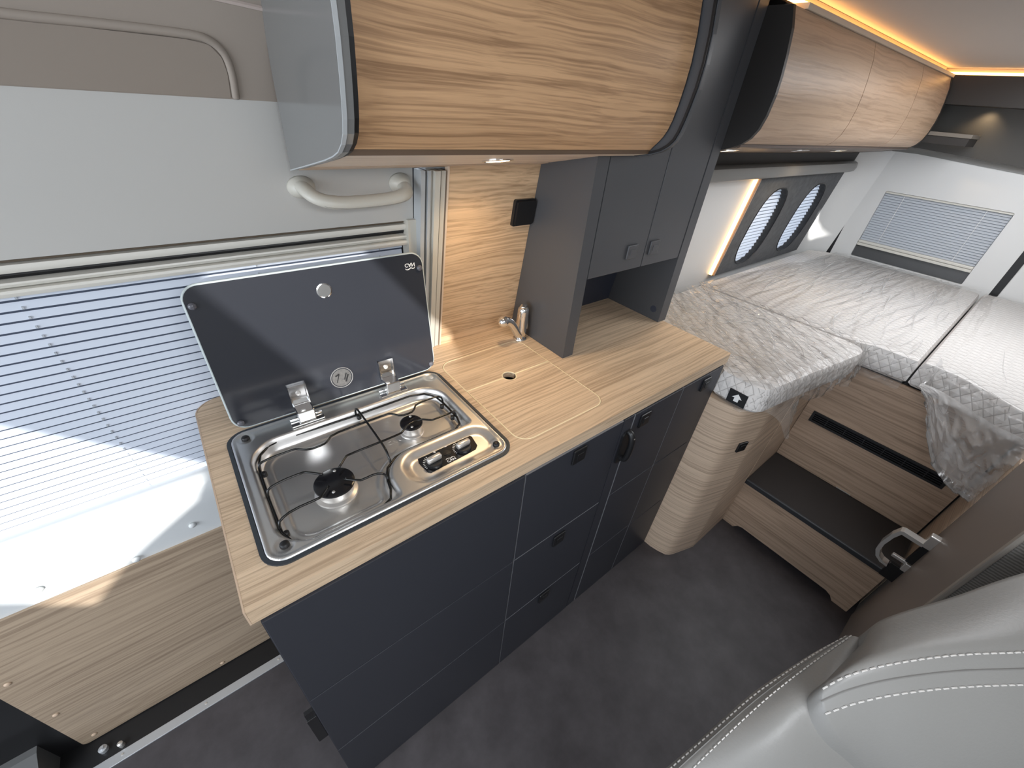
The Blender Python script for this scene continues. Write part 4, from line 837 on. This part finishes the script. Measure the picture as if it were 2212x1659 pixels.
film(c3, [(3.04, -0.352), (3.04, -1.2)], [(1.858, -0.352), (1.850, -0.43), (1.81, -0.52), (1.768, -0.575), (1.752, -0.66), (1.752, -0.85)], 170, 140, g3, 0.03,
     [((1.0, 0.05), 30, 2, 0.6), ((0.97, -0.2), 44, 4, 0.4)], 15.0, 0.005, 0.012)
M_crum = M_wrap.copy(); M_crum.name = 'crumpled_polythene'
for n in M_crum.node_tree.nodes:
    if n.type == 'MIX_SHADER' and not n.inputs[0].is_linked: n.inputs[0].default_value = 0.30
    if n.type == 'BUMP': n.inputs['Strength'].default_value = 0.9
    if n.type == 'TEX_NOISE': n.inputs['Scale'].default_value = 22
rows = []; NB, NU = 70, 100
def bagz(y): # hem height of the hanging surplus film
    P_ = [(-0.375, 0.79), (-0.41, 0.745), (-0.47, 0.655), (-0.53, 0.59), (-0.60, 0.555), (-0.67, 0.545), (-0.78, 0.56), (-0.90, 0.60)]
    for (a, za), (c, zc) in zip(P_, P_[1:]):
        if c <= y <= a: return za + (zc - za) * (a - y) / (a - c)
    return P_[-1][1]
for j in range(NB + 1):
    e = j / NB; row = []
    for i in range(NU + 1):
        y = -0.376 - 0.50 * i / NU; xe = 1.858 - 0.10 * ss((-y - 0.40) / 0.20); zt = 0.80; z = zt + (bagz(y) - zt) * e
        q1 = abs(noise.noise(Vector((y * 16, e * 2.5, 3.1)))); q2 = abs(noise.noise(Vector((y * 38 + e * 3, e * 6, 8.0)))); q3 = noise.noise(Vector((y * 75, e * 14, 1.0)))
        x = xe - 0.016 - 0.030 * math.sin(math.pi * min(1, e * 1.05)) + (q1 * 0.050 + q2 * 0.022 + q3 * 0.006) * min(1, 0.15 + e * 2) * (1 if e < 0.9 else 1 - (e - 0.9) * 3) - 0.02
        row.append((x, y + 0.012 * q3 * e, z + 0.006 * q3 * e))
    rows.append(row)
rows.append([(x + 0.030, y, z + 0.028) for x, y, z in rows[-1]]); rows.append([(x + 0.012, y, z + 0.06) for x, y, z in rows[-1]])
bm, V = grid(rows); obj('hanging_film', bm, M_crum, c3, smooth=True, label='crumpled surplus film hanging off the front edge')
# film folds: thin ridges whitened to paint the film's bright streak highlights
M_foldhl = M_wrap.copy(); M_foldhl.name = 'fold_highlight_white'
for n in M_foldhl.node_tree.nodes:
    if n.type == 'MIX_SHADER' and not n.inputs[0].is_linked: n.inputs[0].default_value = 0.50
    if n.type == 'MATH': n.inputs[1].default_value = 0.35
    if n.type == 'BSDF_DIFFUSE': n.inputs[0].default_value = (0.96, 0.95, 0.94, 1)
    if n.type == 'BUMP': n.inputs['Strength'].default_value = 0.2
def folds(parent, n, xr, yr, dirs, lr, seed, top=ZT + 0.0062):
    rnd = random.Random(seed); bm = bmesh.new()
    for _ in range(n):
        d = Vector(rnd.choice(dirs)); d = Vector((d[0] + rnd.uniform(-0.12, 0.12), d[1] + rnd.uniform(-0.12, 0.12))).normalized(); q = Vector((-d.y, d.x))
        p = Vector((rnd.uniform(*xr), rnd.uniform(*yr))); L = rnd.uniform(*lr); bend = rnd.uniform(-0.06, 0.06) * L; ph = rnd.uniform(0, 6); m = 9; pts = []
        for k in range(m):
            t = k / (m - 1); c = p + d * (L * (t - 0.5)) + q * (bend * math.sin(t * math.pi) + 0.0012 * math.sin(t * 7 + ph))
            pts.append((c.x, c.y, top + 0.0016 * math.sin(t * math.pi)))
        if not all(xr[0] - 0.01 <= c[0] <= xr[1] + 0.01 and yr[0] - 0.01 <= c[1] <= yr[1] + 0.01 for c in pts): continue
        w = rnd.uniform(0.0007, 0.0018); tube(bm, pts, [max(0.00025, w * math.sin(math.pi * (0.06 + 0.88 * k / (m - 1)))) for k in range(m)], 5)
    o = obj('film_fold_highlights', bm, M_foldhl, parent, smooth=True); o['kind'] = 'stuff'
folds(c1, 95, (1.245, 1.80), (-0.125, 0.40), [(0.65, 0.76), (0.25, 0.97), (0.95, -0.1), (0.8, 0.55), (0.6, -0.7)], (0.05, 0.26), 3)
folds(c2, 130, (1.85, 3.04), (-0.32, 0.32), [(1, 0.02), (1, -0.1), (0.98, 0.14)], (0.10, 0.6), 5)
folds(c3, 60, (1.80, 3.04), (-1.2, -0.37), [(1, 0.02), (0.97, -0.2)], (0.08, 0.4), 9)
# arrow tag
tg = root('arrow_tag', (1.21, -0.07, 0.757), 'black tag with a white arrow under the mattress front', 'tag')
def TG(a, b, d): return (1.2125 - d + 0.10 * a, -0.045 - a, 0.767 + b)
obj('tag_plate', plate([[(0.0, 0.0), (0.052, -0.002), (0.050, 0.040), (-0.002, 0.042)]], TG, 0.0025), M_blk, tg)
obj('arrow', plate([[(0.0185, 0.008), (0.0315, 0.008), (0.0315, 0.020), (0.039, 0.020), (0.025, 0.034), (0.011, 0.020), (0.0185, 0.020)]], lambda a, b, d: TG(a, b, d + 0.0027), 0.0004), M_mark, tg)
# ------------------------------------------------------------------ bathroom wall and its handle
bt = root('bathroom_partition', (1.43, -0.68, 0.0), 'taupe bathroom wall and sliding door edge behind the seat', 'partition')
obj('side_panel', bx(1.205, 1.60, -0.68, -0.642, 0.0, 1.68, b=0.002), M_taupe, bt)
obj('door_leaf', bx(1.60, 1.668, -0.68, -0.645, 0.0, 1.68, b=0.002), M_taupe, bt)
obj('corner_edge', bx(1.188, 1.205, -0.650, -0.640, 0.0, 1.68, b=0.003), mat('pale_taupe_edge', (0.40, 0.37, 0.33), 0.5), bt)
obj('fabric_panel', bx(1.192, 1.203, -1.28, -0.6505, 0.3, 1.5), M_fabric, bt)
obj('bottom_edge', bx(1.600, 1.6025, -0.650, -0.6445, 0.01, 0.27), M_edge, bt)
bo_ = [(-0.624, 0.447), (-0.572, 0.449), (-0.565, 0.445), (-0.556, 0.415), (-0.5515, 0.37), (-0.555, 0.335), (-0.566, 0.313), (-0.583, 0.301), (-0.604, 0.298)]
bi_ = [(-0.602, 0.307), (-0.586, 0.310), (-0.573, 0.320), (-0.565, 0.339), (-0.562, 0.37), (-0.566, 0.410), (-0.573, 0.436), (-0.624, 0.434)]
hd = obj('door_handle', plate([bo_ + bi_], YZ(1.566), 0.027), M_satin, bt, label='satin metal D-shaped handle')
obj('bracket', bx(1.566, 1.590, -0.668, -0.620, 0.436, 0.486, b=0.003), M_satin, hd)
obj('bracket', bx(1.566, 1.588, -0.664, -0.628, 0.318, 0.352, b=0.003), M_satin, hd)
obj('short_lever', bx(1.573, 1.585, -0.632, -0.592, 0.340, 0.352, b=0.002), M_satin, hd)
obj('dark_backing', box(bx(1.574, 1.592, -0.645, -0.624, 0.350, 0.440, b=0.002), 1.574, 1.590, -0.652, -0.604, 0.250, 0.318, b=0.002), M_plas, hd)
# ------------------------------------------------------------------ seat
MAIN = [[(0.687, -0.512, 0.845), (0.707, -0.508, 0.865), (0.745, -0.523, 0.88), (0.836, -0.565, 0.89), (0.974, -0.624, 0.9), (1.182, -0.723, 0.905)], [(0.605, -0.5, 0.868), (0.637, -0.508, 0.89), (0.678, -0.528, 0.905), (0.747, -0.565, 0.915), (0.843, -0.62, 0.925), (0.99, -0.705, 0.93)], [(0.556, -0.493, 0.862), (0.58, -0.503, 0.886), (0.624, -0.528, 0.905), (0.693, -0.572, 0.918), (0.768, -0.626, 0.926), (0.88, -0.704, 0.93)], [(0.542, -0.522, 0.832), (0.577, -0.542, 0.851), (0.614, -0.567, 0.868), (0.669, -0.605, 0.878), (0.734, -0.652, 0.885), (0.839, -0.729, 0.89)], [(0.571, -0.574, 0.782), (0.595, -0.598, 0.796), (0.625, -0.625, 0.805), (0.666, -0.658, 0.812), (0.725, -0.704, 0.818), (0.815, -0.772, 0.82)], [(0.623, -0.657, 0.7), (0.636, -0.68, 0.71), (0.659, -0.704, 0.72), (0.703, -0.737, 0.72), (0.766, -0.785, 0.72), (0.846, -0.846, 0.72)]]
BOL = [[(0.696, -0.496, 0.818), (0.697, -0.5, 0.828), (0.701, -0.509, 0.832), (0.705, -0.526, 0.822)], [(0.648, -0.479, 0.802), (0.641, -0.486, 0.817), (0.64, -0.502, 0.827), (0.647, -0.522, 0.828)], [(0.587, -0.462, 0.787), (0.575, -0.471, 0.808), (0.575, -0.489, 0.824), (0.586, -0.511, 0.832)], [(0.532, -0.448, 0.768), (0.519, -0.46, 0.792), (0.53, -0.488, 0.814), (0.564, -0.531, 0.812)], [(0.462, -0.437, 0.738), (0.451, -0.45, 0.764), (0.492, -0.502, 0.79), (0.586, -0.582, 0.765)], [(0.394, -0.425, 0.695), (0.386, -0.443, 0.722), (0.448, -0.515, 0.738), (0.622, -0.655, 0.69)], [(0.325, -0.411, 0.62), (0.327, -0.44, 0.65), (0.399, -0.519, 0.67), (0.627, -0.701, 0.6)]]
seat = root('seat', (0.85, -0.70, 0.0), 'pale grey leather seat with stitched seams at the lower right', 'seat')
def catmull(P, n):
    out_ = []; m = len(P)
    for i in range(m - 1):
        p0, p1, p2, p3 = [Vector(P[max(0, min(m - 1, k))]) for k in (i - 1, i, i + 1, i + 2)]
        for k in range(n):
            t = k / n; out_.append(0.5 * ((2 * p1) + (p2 - p0) * t + (2 * p0 - 5 * p1 + 4 * p2 - p3) * t * t + (3 * p1 - p0 - 3 * p2 + p3) * t ** 3))
    out_.append(Vector(P[-1])); return out_
def fine(G_, n, m):
    A = [catmull(r, n) for r in G_]; cols = [catmull([r[k] for r in A], m) for k in range(len(A[0]))]
    return [[cols[k][j] for k in range(len(cols))] for j in range(len(cols[0]))]
FM = fine(MAIN, 6, 6)
def seamed(F, rows=(), depth=0.003):
    for j in rows:
        for k in range(len(F[j])): F[j][k] = F[j][k] - Vector((0, 0, depth))
    return F
seamed(FM, (14,), 0.0022)
def skirted(F, zlow, sides):
    """close a top surface into a solid by dropping its rim to zlow"""
    bm, V = grid([[tuple(p) for p in r] for r in F]); rim = V[0][:] + [r[-1] for r in V[1:]] + V[-1][-2::-1] + [r[0] for r in V[-2:0:-1]]
    cen = Vector((0, 0, 0))
    for v in rim: cen += v.co
    cen /= len(rim); lows = []
    for s, (f, zz) in enumerate(((1.0, 0.35), (0.97, 1.0))):
        ring = [bm.verts.new((cen.x + (v.co.x - cen.x) * f, cen.y + (v.co.y - cen.y) * f, v.co.z + (zlow - v.co.z) * (0.12 if s == 0 else 1))) for v in rim]; lows.append(ring)
    prev = rim
    for ring in lows:
        for i in range(len(rim)): bm.faces.new((prev[i], prev[(i + 1) % len(rim)], ring[(i + 1) % len(rim)], ring[i]))
        prev = ring
    bm.faces.new(prev); return bm
FB = fine(BOL, 6, 5)
ang(obj('backrest', skirted(FM, 0.45, None), M_leather, seat), 60)
ang(obj('side_bolster', skirted(FB, 0.40, None), M_leather, seat), 60)
obj('seat_base', bx(0.60, 1.12, -1.05, -0.60, 0.0, 0.45, b=0.01), M_plas, seat)
def stitches(path, name='stitching', step=0.0105, l=0.0068, r=0.0010, lift=0.0012):
    bm = bmesh.new(); acc = 0.0; nxt = 0.0
    for a, c in zip(path, path[1:]):
        L = (c - a).length
        while nxt < acc + L:
            t = (nxt - acc) / L; p = a.lerp(c, t); d_ = (c - a).normalized(); q = p + d_ * l
            tube(bm, [p + Vector((0, 0, lift)), (p + q) / 2 + Vector((0, 0, lift + 0.0006)), q + Vector((0, 0, lift))], r, 5); nxt += step
        acc += L
    return bm
for j in (12, 16): obj('stitching', stitches(FM[j]), M_stitch, seat, kind='stuff')
obj('seam', tube(B(), [p + Vector((0, 0, 0.0006)) for p in FM[14]], 0.0012, 5), mat('seam_shadow', (0.20, 0.195, 0.185), 0.6), seat)
obj('seam', tube(B(), [r[4] + Vector((0, 0, 0.0004)) for r in FB], 0.0010, 5), mat('seam_shade', (0.17, 0.165, 0.155), 0.6), seat)
for kcol, ww in ((2, 1), (6, 1)): obj('stitching', stitches([r[kcol] for r in FB], step=0.0075, l=0.0048, r=0.0009), M_stitch, seat, kind='stuff')
